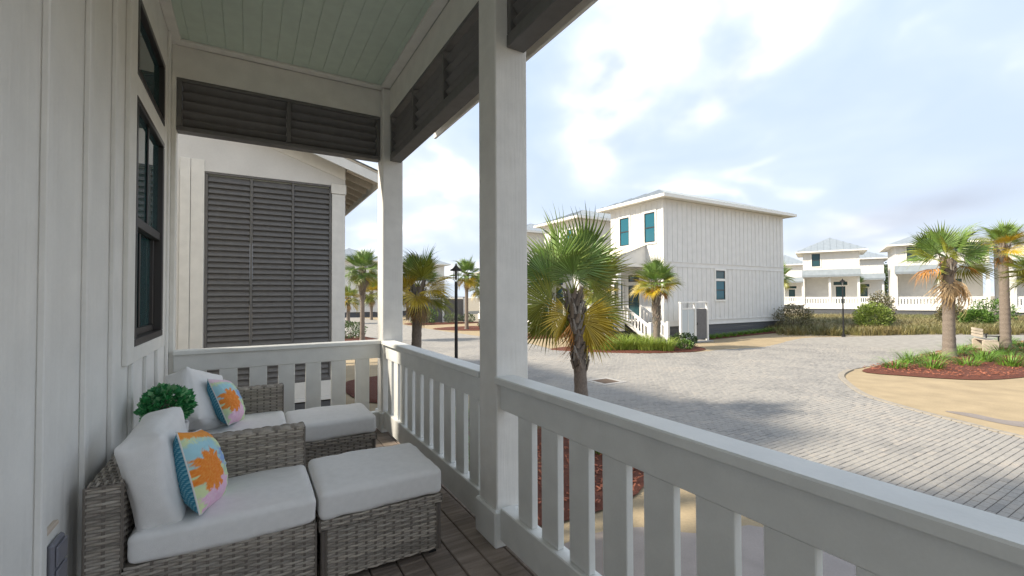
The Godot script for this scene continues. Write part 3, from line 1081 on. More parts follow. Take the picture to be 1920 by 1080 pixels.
	bx(h, "frieze", M.trim, Vector3(-0.599, 4.35, -4.96), Vector3(1.279, 4.6315, -4.842), 0.004)
	# --- louvred screens under the beams
	var zu := Vector3(0, 0, -1)
	for seg in [[-2.452, -4.735], [0.285, -2.235]]:
		var w: float = seg[0] - seg[1]
		louvre(h, "louvre_screen", Vector3(1.28, 0, seg[0]), zu, Vector3(1, 0, 0), w, 3.85, 4.344, [0.02, w * 0.345, w * 0.67, w - 0.02], 0.086, 0.12, 0.075)
	louvre(h, "louvre_screen", Vector3(-0.563, 0, -4.842), Vector3(1, 0, 0), Vector3(0, 0, -1), 1.767, 3.88, 4.349, [0.02, 0.885, 1.747], 0.082, 0.11, 0.04)
	# --- porch roof
	porch_roof(h, -0.6, 4.50, 1.98, 5.38, -5.22, 0.95, true)
	var gab := MB.new()
	gab.extrude(PackedVector2Array([Vector2(-0.599, 4.6), Vector2(1.40, 4.6), Vector2(1.40, 4.66), Vector2(-0.599, 5.34)]), 0.0, 0.04, Transform3D(Basis(), Vector3(0, 0, -5.002)))
	part(h, "gable_panel", gab.mesh(), M.siding)
	var gab2 := MB.new()
	gab2.extrude(PackedVector2Array([Vector2(-0.599, 4.36), Vector2(1.40, 4.36), Vector2(1.40, 4.66), Vector2(-0.599, 5.34)]), 0.0, 0.04, Transform3D(Basis(), Vector3(0, 0, 0.622)))
	part(h, "gable_panel", gab2.mesh(), M.siding)
	# --- the storey above and the main roof
	bx(h, "side_wall", M.siding, Vector3(-9.5, 0, -4.95), Vector3(-0.785, 7.6, -4.80))
	bx(h, "side_wall", M.siding, Vector3(-9.5, 0, 6.05), Vector3(-0.785, 7.6, 6.2))
	bx(h, "rear_wall", M.siding, Vector3(-9.65, 0, -4.95), Vector3(-9.505, 7.6, 6.2))
	hip_roof(h, Vector3(-10.2, 7.65, -5.5), Vector3(0.0, 7.65, 6.8), 1.6)

func own_window(h: Node3D, y0: float, y1: float, sash: bool) -> void:
	var w := Node3D.new()
	w.name = "window"
	h.add_child(w, true)
	var a := -4.32
	var b := -3.36
	var xo := -0.572
	for f in [[Vector3(-0.66, y0, a), Vector3(xo, y0 + 0.045, b)], [Vector3(-0.66, y1 - 0.04, a), Vector3(xo, y1, b)], [Vector3(-0.66, y0 + 0.0455, a), Vector3(xo, y1 - 0.0405, a + 0.05)], [Vector3(-0.66, y0 + 0.0455, b - 0.04), Vector3(xo, y1 - 0.0405, b)]]:
		bx(w, "frame", M.bronze, f[0], f[1], 0.004)
	if sash:
		var ym := 2.87
		bx(w, "pane", M.pane, Vector3(-0.612, ym + 0.03, a + 0.051), Vector3(-0.604, y1 - 0.041, b - 0.041))
		bx(w, "meeting_rail", M.bronze, Vector3(-0.640, ym - 0.03, a + 0.0505), Vector3(-0.588, ym + 0.0295, b - 0.0405), 0.003)
		bx(w, "pane", M.pane, Vector3(-0.650, y0 + 0.09, a + 0.08), Vector3(-0.642, ym - 0.031, b - 0.06))
		bx(w, "muntin", M.bronze, Vector3(-0.6035, ym + 0.03, (a + b) * 0.5 - 0.011), Vector3(-0.594, y1 - 0.041, (a + b) * 0.5 + 0.011), 0.003)
		bx(w, "muntin", M.bronze, Vector3(-0.6415, y0 + 0.09, (a + b) * 0.5 - 0.011), Vector3(-0.632, ym - 0.031, (a + b) * 0.5 + 0.011), 0.003)
		bx(w, "lower_sash", M.bronze, Vector3(-0.655, y0 + 0.046, a + 0.0505), Vector3(-0.622, y0 + 0.0895, b - 0.0405), 0.003)
		bx(w, "lower_sash", M.bronze, Vector3(-0.655, y0 + 0.09, a + 0.0505), Vector3(-0.622, ym - 0.0305, a + 0.0795), 0.003)
		bx(w, "lower_sash", M.bronze, Vector3(-0.655, y0 + 0.09, b - 0.0595), Vector3(-0.622, ym - 0.0305, b - 0.0405), 0.003)
	else:
		bx(w, "pane", M.pane, Vector3(-0.612, y0 + 0.046, a + 0.051), Vector3(-0.604, y1 - 0.041, b - 0.041))

func railing(h: Node3D, z0: float, z1: float, first: float, pitch: float) -> void:
	var o := Node3D.new()
	o.name = "railing"
	h.add_child(o, true)
	bx(o, "cap", M.rail, Vector3(1.190, 1.912, z0), Vector3(1.322, 1.953, z1), 0.006)
	bx(o, "top_rail", M.rail, Vector3(1.232, 1.765, z0), Vector3(1.282, 1.911, z1), 0.004)
	bx(o, "bottom_rail", M.rail, Vector3(1.215, 1.045, z0 + 0.023), Vector3(1.295, 1.225, z1 - 0.023), 0.005)
	var z := first
	while z + 0.135 < z1 - 0.03:
		bx(o, "baluster", M.rail, Vector3(1.240, 1.2255, z), Vector3(1.276, 1.7645, z + 0.135), 0.003)
		z += pitch

# shed roof: from the wall (x_wall, y_wall) down to the eave (x_eave, y_eave); runs z0..z1; rafter tails show under the eave
func porch_roof(h: Node3D, x_wall: float, y_eave: float, x_eave: float, y_wall: float, z0: float, z1: float, rafters: bool) -> Node3D:
	var o := Node3D.new()
	o.name = "porch_roof"
	h.add_child(o, true)
	var dx := x_eave - x_wall
	var dy := y_eave - y_wall
	var ln := sqrt(dx * dx + dy * dy)
	var ang := atan2(dy, dx)
	var bas := Basis(Vector3(0, 0, 1), ang)
	var mid := Vector3((x_wall + x_eave) * 0.5, (y_wall + y_eave) * 0.5, (z0 + z1) * 0.5)
	part(o, "roof_deck", box_mesh(Vector3(ln, 0.03, z1 - z0), 0.0), M.soffit_wood, mid + bas.y * 0.0, bas)
	part(o, "metal_sheet", box_mesh(Vector3(ln + 0.05, 0.012, z1 - z0 + 0.06), 0.003), M.metal_roof, mid + bas.y * 0.025 + bas.x * 0.025 * signf(dx) * (1.0 if dx > 0 else -1.0), bas)
	var z := z0 + 0.1
	while z < z1:
		part(o, "standing_seam", box_mesh(Vector3(ln + 0.04, 0.024, 0.022), 0.004), M.metal_roof, Vector3(mid.x, mid.y, z) + bas.y * 0.043, bas)
		z += 0.405
	# fascia at the eave
	var s := signf(dx)
	bx(o, "fascia", M.trim, Vector3(x_eave - s * 0.03, y_eave - 0.14, z0 + 0.002), Vector3(x_eave, y_eave + 0.008, z1 - 0.002), 0.003)
	if rafters:
		z = z0 + 0.25
		while z < z1 - 0.1:
			var c := Vector3(x_eave - s * 0.30, y_eave - dy / dx * s * 0.30 - 0.075, z)
			part(o, "rafter_tail", box_mesh(Vector3(0.52, 0.11, 0.045), 0.004), M.soffit_wood, c, bas)
			z += 0.41
	return o

func hip_roof(h: Node3D, lo: Vector3, hi: Vector3, rise: float) -> Node3D:
	# lo and hi are the eave corners (same y); the ridge runs along the longer side
	var o := Node3D.new()
	o.name = "roof"
	h.add_child(o, true)
	var b := MB.new()
	var y := lo.y
	var A := Vector3(lo.x, y, lo.z)
	var B := Vector3(hi.x, y, lo.z)
	var C := Vector3(hi.x, y, hi.z)
	var D := Vector3(lo.x, y, hi.z)
	var half: float = min(hi.x - lo.x, hi.z - lo.z) * 0.5
	var R0: Vector3
	var R1: Vector3
	if hi.x - lo.x >= hi.z - lo.z:
		var zc := (lo.z + hi.z) * 0.5
		R0 = Vector3(lo.x + half, y + rise, zc)
		R1 = Vector3(hi.x - half, y + rise, zc)
		b.tri_out(A, D, R0, Vector3(-1, 1, 0))
		b.tri_out(B, C, R1, Vector3(1, 1, 0))
		b.quad_out(A, B, R1, R0, Vector3(0, 1, -1))
		b.quad_out(D, C, R1, R0, Vector3(0, 1, 1))
	else:
		var xc := (lo.x + hi.x) * 0.5
		R0 = Vector3(xc, y + rise, lo.z + half)
		R1 = Vector3(xc, y + rise, hi.z - half)
		b.tri_out(A, B, R0, Vector3(0, 1, -1))
		b.tri_out(D, C, R1, Vector3(0, 1, 1))
		b.quad_out(A, D, R1, R0, Vector3(-1, 1, 0))
		b.quad_out(B, C, R1, R0, Vector3(1, 1, 0))
	part(o, "roof_sheet", b.mesh(), M.metal_roof)
	# seams down the slopes
	var sb := MB.new()
	var step := 0.6
	if hi.x - lo.x >= hi.z - lo.z:
		var x := lo.x + step * 0.5
		while x < hi.x:
			var run: float = min(half, min(x - lo.x, hi.x - x))
			for sgn in [-1.0, 1.0]:
				var z0: float = lo.z if sgn < 0 else hi.z
				var p0 := Vector3(x, y + 0.01, z0)
				var p1 := Vector3(x, y + 0.01 + rise * run / half, z0 - sgn * run)
				sb.tube([p0, p1], [0.02, 0.02], 4)
			x += step
		for sgn in [-1.0, 1.0]:
			var x0: float = lo.x if sgn < 0 else hi.x
			var z := lo.z + step * 0.5
			while z < hi.z:
				var run: float = min(half, min(z - lo.z, hi.z - z))
				sb.tube([Vector3(x0, y + 0.01, z), Vector3(x0 - sgn * run, y + 0.01 + rise * run / half, z)], [0.02, 0.02], 4)
				z += step
		part(o, "seams", sb.mesh(), M.metal_roof).set_meta("kind", "stuff")
	# eave fascia and soffit
	var t := 0.16
	bx(o, "fascia", M.trim, Vector3(lo.x, y - t, lo.z), Vector3(lo.x + 0.03, y - 0.004, hi.z))
	bx(o, "fascia", M.trim, Vector3(hi.x - 0.03, y - t, lo.z), Vector3(hi.x, y - 0.004, hi.z))
	bx(o, "fascia", M.trim, Vector3(lo.x + 0.0305, y - t, lo.z), Vector3(hi.x - 0.0305, y - 0.004, lo.z + 0.03))
	bx(o, "fascia", M.trim, Vector3(lo.x + 0.0305, y - t, hi.z - 0.03), Vector3(hi.x - 0.0305, y - 0.004, hi.z))
	bx(o, "soffit", M.trim, Vector3(lo.x + 0.031, y - 0.10, lo.z + 0.031), Vector3(hi.x - 0.031, y - 0.08, hi.z - 0.031))
	return o

# ------------------------------------------------------------------ next cottage in our row, louvred end towards us
func build_neighbour() -> void:
	var h := thing("louvred_cottage", "white cottage next door with tall dark louvred porch end and metal eave", "house")
	var zf := -8.0
	# end wall beside the louvres
	bx(h, "end_wall", M.siding, Vector3(-9.5, 0, zf - 0.15), Vector3(-0.885, 7.6, zf))
	bx(h, "corner_board", M.trim, Vector3(-0.88, 0.78, zf - 0.1), Vector3(-0.755, 4.46, zf + 0.02), 0.004)
	bx(h, "casing", M.trim, Vector3(-0.75, 0.78, zf - 0.1), Vector3(-0.585, 4.46, zf + 0.01), 0.004)
	var z := 0.0
	var lv := louvre(h, "louvre_screen", Vector3(-0.58, 0, zf - 0.06), Vector3(1, 0, 0), Vector3(0, 0, 1), 1.765, 1.04, 4.29, [0.02, 0.60, 1.18, 1.745], 0.0855, 0.06, 0.05, 64.0)
	bx(h, "corner_post", M.post, Vector3(1.19, 0.78, zf - 0.23), Vector3(1.40, 4.155, zf), 0.005)
	bx(h, "post_cap", M.trim, Vector3(1.175, 4.16, zf - 0.245), Vector3(1.415, 4.325, zf + 0.015), 0.004)
	bx(h, "rim_board", M.white, Vector3(-0.88, 0.72, zf - 0.05), Vector3(1.40, 0.777, zf + 0.012), 0.004)
	bx(h, "sill_board", M.white, Vector3(-0.58, 0.78, zf - 0.05), Vector3(1.185, 1.036, zf), 0.004)
	for k in 4:
		bx(h, "skirt_board", M.skirt, Vector3(-0.85, k * 0.175, zf - 0.06), Vector3(1.36, k * 0.175 + 0.168, zf - 0.02), 0.004)
	# gable infill above the louvres, under a roof that falls to the street
	var y_e := 4.50
	var slope := 0.34
	var yr := func(x: float): return y_e - 0.05 + (1.95 - x) * slope
	var g := MB.new()
	g.extrude(PackedVector2Array([Vector2(-0.885, 4.295), Vector2(1.172, 4.295), Vector2(1.172, 4.33), Vector2(1.40, 4.33), Vector2(1.40, yr.call(1.40) - 0.03), Vector2(-0.885, yr.call(-0.885) - 0.03)]), -0.10, 0.0, Transform3D(Basis(), Vector3(0, 0, zf)))
	part(h, "gable_panel", g.mesh(), M.siding)
	var rk := MB.new()
	rk.extrude(PackedVector2Array([Vector2(-0.88, yr.call(-0.88) - 0.24), Vector2(1.30, yr.call(1.30) - 0.24), Vector2(1.398, yr.call(1.398) - 0.24), Vector2(1.398, yr.call(1.398) - 0.035), Vector2(-0.88, yr.call(-0.88) - 0.035)]), 0.0005, 0.022, Transform3D(Basis(), Vector3(0, 0, zf)))
	part(h, "rake_trim", rk.mesh(), M.trim)
	# barge board standing out over the wall
	var bb := MB.new()
	bb.extrude(PackedVector2Array([Vector2(-0.9, yr.call(-0.9) - 0.12), Vector2(1.93, yr.call(1.93) - 0.12), Vector2(1.93, yr.call(1.93) + 0.035), Vector2(-0.9, yr.call(-0.9) + 0.035)]), 0.0, 0.035, Transform3D(Basis(), Vector3(0, 0, zf + 0.27)))
	part(h, "barge_board", bb.mesh(), M.trim)
	porch_roof(h, -0.9, 4.50, 1.98, 4.50 + 2.88 * slope, -18.5, zf + 0.30, true)
	# porch behind the louvres
	bx(h, "porch_deck", M.deck[1], Vector3(-0.88, 0.96, -18.4), Vector3(1.38, 1.0, zf - 0.24))
	bx(h, "front_wall", M.siding, Vector3(-0.98, 0, -18.4), Vector3(-0.885, 7.6, zf - 0.155))
	bx(h, "porch_ceiling", M.mint, Vector3(-0.88, 4.36, -18.4), Vector3(1.39, 4.39, zf - 0.105))
	for k in 4:
		bx(h, "corner_post", M.post, Vector3(1.19, 0.78, -10.6 - 2.55 * k), Vector3(1.40, 4.355, -10.4 - 2.55 * k), 0.005)
	bx(h, "deck_edge", M.white, Vector3(1.385, 0.72, -18.4), Vector3(1.42, 0.995, zf - 0.24))
	bx(h, "skirt", M.skirt, Vector3(1.34, 0.0, -18.4), Vector3(1.37, 0.715, zf - 0.065))
	# upper storey
	bx(h, "rear_wall", M.siding, Vector3(-9.65, 0, -18.5), Vector3(-9.505, 7.6, zf))
	bx(h, "end_wall", M.siding, Vector3(-9.5, 0, -18.5), Vector3(-0.885, 7.6, -18.405))
	hip_roof(h, Vector3(-10.2, 7.65, -19.0), Vector3(-0.1, 7.65, zf + 0.55), 1.6)

# ------------------------------------------------------------------ cottages across the road
func window_unit(h: Node3D, called: String, cen: Vector3, size: Vector2, facing: Vector3, pane: Material, bars: int) -> void:
	# facing is -X or +Z
	var o := Node3D.new()
	o.name = called
	h.add_child(o, true)
	o.position = cen
	var u := Vector3.UP.cross(facing)
	o.basis = Basis(u, Vector3.UP, facing)
	var w := size.x
	var t := size.y
	bx(o, "pane", pane, Vector3(-w * 0.5 + 0.03, -t * 0.5 + 0.03, -0.02), Vector3(w * 0.5 - 0.03, t * 0.5 - 0.03, 0.004))
	for f in [[Vector3(-w * 0.5, -t * 0.5, -0.02), Vector3(w * 0.5, -t * 0.5 + 0.05, 0.03)], [Vector3(-w * 0.5, t * 0.5 - 0.05, -0.02), Vector3(w * 0.5, t * 0.5, 0.03)],
			[Vector3(-w * 0.5, -t * 0.5 + 0.051, -0.02), Vector3(-w * 0.5 + 0.045, t * 0.5 - 0.051, 0.03)], [Vector3(w * 0.5 - 0.045, -t * 0.5 + 0.051, -0.02), Vector3(w * 0.5, t * 0.5 - 0.051, 0.03)]]:
		bx(o, "frame", M.bronze, f[0], f[1])
	for k in bars:
		var y := -t * 0.5 + t * (k + 1) / (bars + 1)
		bx(o, "meeting_rail", M.bronze, Vector3(-w * 0.5 + 0.046, y - 0.025, -0.01), Vector3(w * 0.5 - 0.046, y + 0.025, 0.028))
	for f in [[Vector3(-w * 0.5 - 0.1, -t * 0.5 - 0.1, -0.02), Vector3(w * 0.5 + 0.1, -t * 0.5 - 0.001, 0.055)], [Vector3(-w * 0.5 - 0.1, t * 0.5 + 0.001, -0.02), Vector3(w * 0.5 + 0.1, t * 0.5 + 0.1, 0.05)],
			[Vector3(-w * 0.5 - 0.1, -t * 0.5, -0.02), Vector3(-w * 0.5 - 0.001, t * 0.5, 0.05)], [Vector3(w * 0.5 + 0.001, -t * 0.5, -0.02), Vector3(w * 0.5 + 0.1, t * 0.5, 0.05)]]:
		bx(o, "casing", M.trim, f[0], f[1])

# local frame: front at x = 0 facing -x, house behind it, near side at z = 0 facing +z, running to z = -width
func cottage_body(h: Node3D, wid: float, dep: float, y0: float, eave: float, battens_front: bool, battens_side: bool, sk: float) -> void:
	bx(h, "front_wall", M.siding, Vector3(0, sk, -wid), Vector3(0.12, eave, 0))
	bx(h, "side_wall", M.siding, Vector3(0.1205, sk, -0.12), Vector3(dep, eave, 0))
	bx(h, "side_wall", M.siding, Vector3(0.1205, sk, -wid), Vector3(dep, eave, -wid + 0.12))
	bx(h, "rear_wall", M.siding, Vector3(dep - 0.12, sk, -wid + 0.1205), Vector3(dep - 0.001, eave, -0.1205))
	var n := int(sk / 0.19)
	for k in n:
		var a := y0 + k * (sk - y0) / n
		bx(h, "skirt_board", M.skirt, Vector3(0.04, a, -0.08), Vector3(dep - 0.02, a + (sk - y0) / n - 0.012, -0.035))
		bx(h, "skirt_board", M.skirt, Vector3(0.03, a, -wid + 0.04), Vector3(0.08, a + (sk - y0) / n - 0.012, -0.081))
	var band := 4.02
	for f in [[sk, sk + 0.05], [sk + 0.26, sk + 0.30], [band, band + 0.04], [band + 0.26, band + 0.30]]:
		bx(h, "trim_band", M.siding, Vector3(-0.03, f[0], 0.0), Vector3(dep, f[1], 0.03))
		bx(h, "trim_band", M.siding, Vector3(-0.03, f[0], -wid), Vector3(0.0, f[1], -0.001))
	bx(h, "corner_board", M.trim, Vector3(-0.026, sk + 0.305, -0.10), Vector3(-0.001, band - 0.005, 0.024))
	bx(h, "corner_board", M.trim, Vector3(-0.026, band + 0.305, -0.10), Vector3(-0.001, eave - 0.1, 0.024))
	if battens_side:
		var x := 0.3
		while x < dep - 0.1:
			var under: float = 2.09 if absf(x + 0.027 - 4.80) < 0.57 else band - 0.005   # stops below the side window
			bx(h, "batten", M.siding, Vector3(x, sk + 0.305, 0.0), Vector3(x + 0.055, under, 0.024))
			bx(h, "batten", M.siding, Vector3(x, band + 0.305, 0.0), Vector3(x + 0.055, eave - 0.12, 0.024))
			x += 0.405
	if battens_front:
		var z := -0.40
		while z > -wid + 0.1:
			if absf(z - 0.027 + 0.92) < 0.52 or absf(z - 0.027 + 2.86) < 0.52:
				bx(h, "batten", M.siding, Vector3(-0.022, band + 0.305, z - 0.055), Vector3(0.0, 5.30, z))
				bx(h, "batten", M.siding, Vector3(-0.022, 7.18, z - 0.055), Vector3(0.0, eave - 0.12, z))
			else:
				bx(h, "batten", M.siding, Vector3(-0.022, band + 0.305, z - 0.055), Vector3(0.0, eave - 0.12, z))
			z -= 0.405

func stair(h: Node3D, x0: float, x1: float, z0: float, z1: float, top: float, rails: bool) -> void:
	# falls towards +z from z0 (top) to z1 (ground)
	var o := Node3D.new()
	o.name = "stairs"
	h.add_child(o, true)
	var n := 6
	for k in n:
		var t := (k + 0.5) / n
		bx(o, "tread", M.grey_panel, Vector3(x0 + 0.06, top * (1.0 - t) - 0.02, lerpf(z0, z1, float(k) / n)), Vector3(x1 - 0.06, top * (1.0 - t) + 0.02, lerpf(z0, z1, float(k + 1) / n) + 0.03), 0.004)
	for x in [x0, x1 - 0.05]:
		var pl := PackedVector2Array([Vector2(z0, top), Vector2(z1, 0.05), Vector2(z1, 0.25), Vector2(z0, top + 0.22)])
		var b := MB.new()
		b.extrude(pl, 0, 0.05, Transform3D(Basis(Vector3(0, 0, 1), Vector3(0, 1, 0), Vector3(-1, 0, 0)), Vector3(x + 0.05, 0, 0)))
		part(o, "stringer", b.mesh(), M.white)
		var c := MB.new()
		c.extrude(PackedVector2Array([Vector2(z0, top + 0.78), Vector2(z1, 0.78), Vector2(z1, 0.95), Vector2(z0, top + 0.95)]), 0, 0.06, Transform3D(Basis(Vector3(0, 0, 1), Vector3(0, 1, 0), Vector3(-1, 0, 0)), Vector3(x + 0.055, 0, 0)))
		part(o, "handrail", c.mesh(), M.white)
		for k in 8:
			var t := (k + 0.5) / 8.0
			var z := lerpf(z0, z1, t)
			bx(o, "baluster", M.white, Vector3(x + 0.01, top * (1 - t) + 0.15, z - 0.055), Vector3(x + 0.04, top * (1 - t) + 0.84, z + 0.055))
		bx(o, "newel_post", M.white, Vector3(x - 0.05, -0.02, z1), Vector3(x + 0.10, 1.1, z1 + 0.15), 0.008)

func rail_run(h: Node3D, a: Vector3, b: Vector3, small := false) -> void:
	var o := Node3D.new()
	o.name = "railing"
	h.add_child(o, true)
	var d := b - a
	var ln := d.length()
	var bas := Basis(Vector3.UP, atan2(-d.z, d.x))
	var mid := (a + b) * 0.5
	part(o, "top_rail", box_mesh(Vector3(ln, 0.2, 0.06)), M.white, mid + Vector3(0, 0.84, 0), bas)
	part(o, "bottom_rail", box_mesh(Vector3(ln, 0.15, 0.06)), M.white, mid + Vector3(0, 0.13, 0), bas)
	var n := int(ln / 0.23)
	for k in n:
		var p := a + d * ((k + 0.5) / n)
		part(o, "baluster", box_mesh(Vector3(0.135, 0.533, 0.035)), M.white, p + Vector3(0, 0.4725, 0), bas)

func shed_cottage(at: Vector3, label: String, detail: bool) -> Node3D:
	var h := thing("shed_porch_cottage", label, "house", at, 0.0, "white two-storey cottages")
	var wid := 4.05
	var dep := 11.6
	var sk := 0.78
	var ev := 7.70
	cottage_body(h, wid, dep, 0.0, ev, detail, detail, sk)
	hip_roof(h, Vector3(-0.6, ev + 0.12, -wid - 0.6), Vector3(dep + 0.6, ev + 0.12, 0.6), 1.0)
	window_unit(h, "window", Vector3(0, 6.24, -0.92), Vector2(0.76, 1.66), Vector3(-1, 0, 0), M.pane_teal, 1)
	window_unit(h, "window", Vector3(0, 6.24, -2.86), Vector2(0.76, 1.66), Vector3(-1, 0, 0), M.pane_teal, 1)
	if detail:
		window_unit(h, "transom_window", Vector3(4.80, 3.66, 0), Vector2(0.86, 0.52), Vector3(0, 0, 1), M.pane_dark, 0)
		window_unit(h, "window", Vector3(4.80, 2.77, 0), Vector2(0.86, 1.14), Vector3(0, 0, 1), M.pane_teal, 1)
	# porch under a shed roof on the far part of the front
	var pz0 := -1.25
	var pz1 := -wid
	porch_roof(h, -0.001, 4.42, -2.55, 5.30, pz1 - 0.2, pz0 + 0.05, false)
	var g := MB.new()
	g.extrude(PackedVector2Array([Vector2(0, 4.05), Vector2(-2.0, 4.05), Vector2(-2.0, 4.56), Vector2(0, 5.25)]), -0.06, 0.0, Transform3D(Basis(), Vector3(0, 0, pz0)))
	part(h, "gable_panel", g.mesh(), M.siding)
	bx(h, "frieze", M.trim, Vector3(-2.0, 4.05, pz1), Vector3(-1.88, 4.5, pz0 - 0.061))
	bx(h, "porch_deck", M.deck[2], Vector3(-2.05, 0.95, pz1), Vector3(-0.031, 1.0, pz0))
	bx(h, "deck_edge", M.white, Vector3(-2.09, 0.55, pz1), Vector3(-2.051, 0.997, pz0))
	bx(h, "deck_edge", M.white, Vector3(-2.05, 0.55, pz0 + 0.001), Vector3(-1.7, 0.997, pz0 + 0.04))
	for k in 3:
		bx(h, "skirt_board", M.skirt, Vector3(-2.03, k * 0.18, pz1), Vector3(-1.99, k * 0.18 + 0.165, pz0 - 0.03))
	for z in [pz0 - 0.2, pz1 + 0.2]:
		bx(h, "porch_post", M.white, Vector3(-2.0, 1.0005, z - 0.1), Vector3(-1.8, 4.049, z + 0.1), 0.006)
	louvre(h, "louvre_screen", Vector3(-1.98, 0, pz0 - 0.31), Vector3(0, 0, -1), Vector3(-1, 0, 0), wid - 1.25 - 0.62, 3.58, 4.045, [0.02, 1.1, 2.15], 0.09, 0.09, 0.05)
	window_unit(h, "door_pane", Vector3(0, 2.05, -2.15), Vector2(0.85, 2.0), Vector3(-1, 0, 0), M.pane_dark, 0)
	window_unit(h, "transom_window", Vector3(0, 3.45, -2.15), Vector2(0.85, 0.4), Vector3(-1, 0, 0), M.pane_dark, 0)
	window_unit(h, "window", Vector3(0, 2.45, -3.4), Vector2(0.7, 1.5), Vector3(-1, 0, 0), M.pane_dark, 1)
	rail_run(h, Vector3(-1.92, 1.0, pz1 + 0.3), Vector3(-1.92, 1.0, pz0 - 0.32))
	stair(h, -1.75, -0.45, pz0 + 0.04, 0.55, 1.0, true)
	return h

func recess_cottage(at: Vector3, label: String, wid: float, dep: float, turn: float, detail: bool) -> Node3D:
	var h := thing("recessed_porch_cottage", label, "house", at, turn, "far white cottages")
	var sk := 0.62
	var ev := 7.05
	var pd := 2.2
	# upper storey stands over the porch
	bx(h, "upper_wall", M.siding, Vector3(0, 4.2, -wid), Vector3(dep, ev, 0))
	bx(h, "lower_wall", M.siding, Vector3(pd, sk, -wid), Vector3(dep, 4.1995, 0))
	var pb := MB.new()
	pb.extrude(PackedVector2Array([Vector2(-0.001, 4.2), Vector2(-0.001, 5.05), Vector2(-0.55, 4.42), Vector2(-0.55, 4.2)]), -wid - 0.1, 0.1, Transform3D())
	part(h, "porch_roof", pb.mesh(), M.metal_roof)
	bx(h, "end_wall", M.siding, Vector3(0.0, sk, -wid), Vector3(pd - 0.001, 4.1995, -wid + 0.12))
	var b := MB.new()
	var z := -0.3
	while z > -wid + 0.1:
		if absf(z - 0.027 + wid - 1.25) > 0.53:
			b.span(Vector3(-0.022, 5.055, z - 0.055), Vector3(0.0, ev - 0.1, z))
		z -= 0.405
	part(h, "battens", b.mesh(), M.siding).set_meta("kind", "stuff")
	hip_roof(h, Vector3(-0.7, ev + 0.1, -wid - 0.7), Vector3(dep + 0.7, ev + 0.1, 0.7), 1.75)
	window_unit(h, "window", Vector3(0, 6.15, -wid + 1.25), Vector2(0.8, 1.45), Vector3(-1, 0, 0), M.pane_dark, 1)
	bx(h, "porch_deck", M.white, Vector3(0.0, sk, -wid + 0.121), Vector3(pd - 0.002, 1.0, 0))
	bx(h, "deck_edge", M.white, Vector3(-0.05, sk - 0.02, -wid), Vector3(-0.001, 1.02, 0.0))
	for k in 3:
		bx(h, "skirt_board", M.skirt, Vector3(0.05, k * 0.2 - 0.02, -wid + 0.05), Vector3(dep - 0.1, k * 0.2 + 0.165, -0.05))
	for t in [0.0, 0.52]:
		var pz := lerpf(-0.22, -wid + 0.02, t)
		bx(h, "porch_post", M.white, Vector3(0.02, 1.0005, pz), Vector3(0.24, 4.1995, pz + 0.22))
	rail_run(h, Vector3(0.13, 1.0, -0.25), Vector3(0.13, 1.0, lerpf(-0.22, -wid + 0.02, 0.52) + 0.24))
	rail_run(h, Vector3(0.13, 1.0, lerpf(-0.22, -wid + 0.02, 0.52) - 0.02), Vector3(0.13, 1.0, -wid + 0.14))
	window_unit(h, "door", Vector3(pd, 2.1, -wid * 0.32), Vector2(0.9, 2.1), Vector3(-1, 0, 0), M.pane_dark, 0)
	window_unit(h, "transom_window", Vector3(pd, 3.5, -wid * 0.32), Vector2(1.3, 0.4), Vector3(-1, 0, 0), M.pane_dark, 0)
	if detail:
		window_unit(h, "window", Vector3(4.0, 2.6, 0), Vector2(0.5, 1.5), Vector3(0, 0, 1), M.pane_dark, 0)
	return h

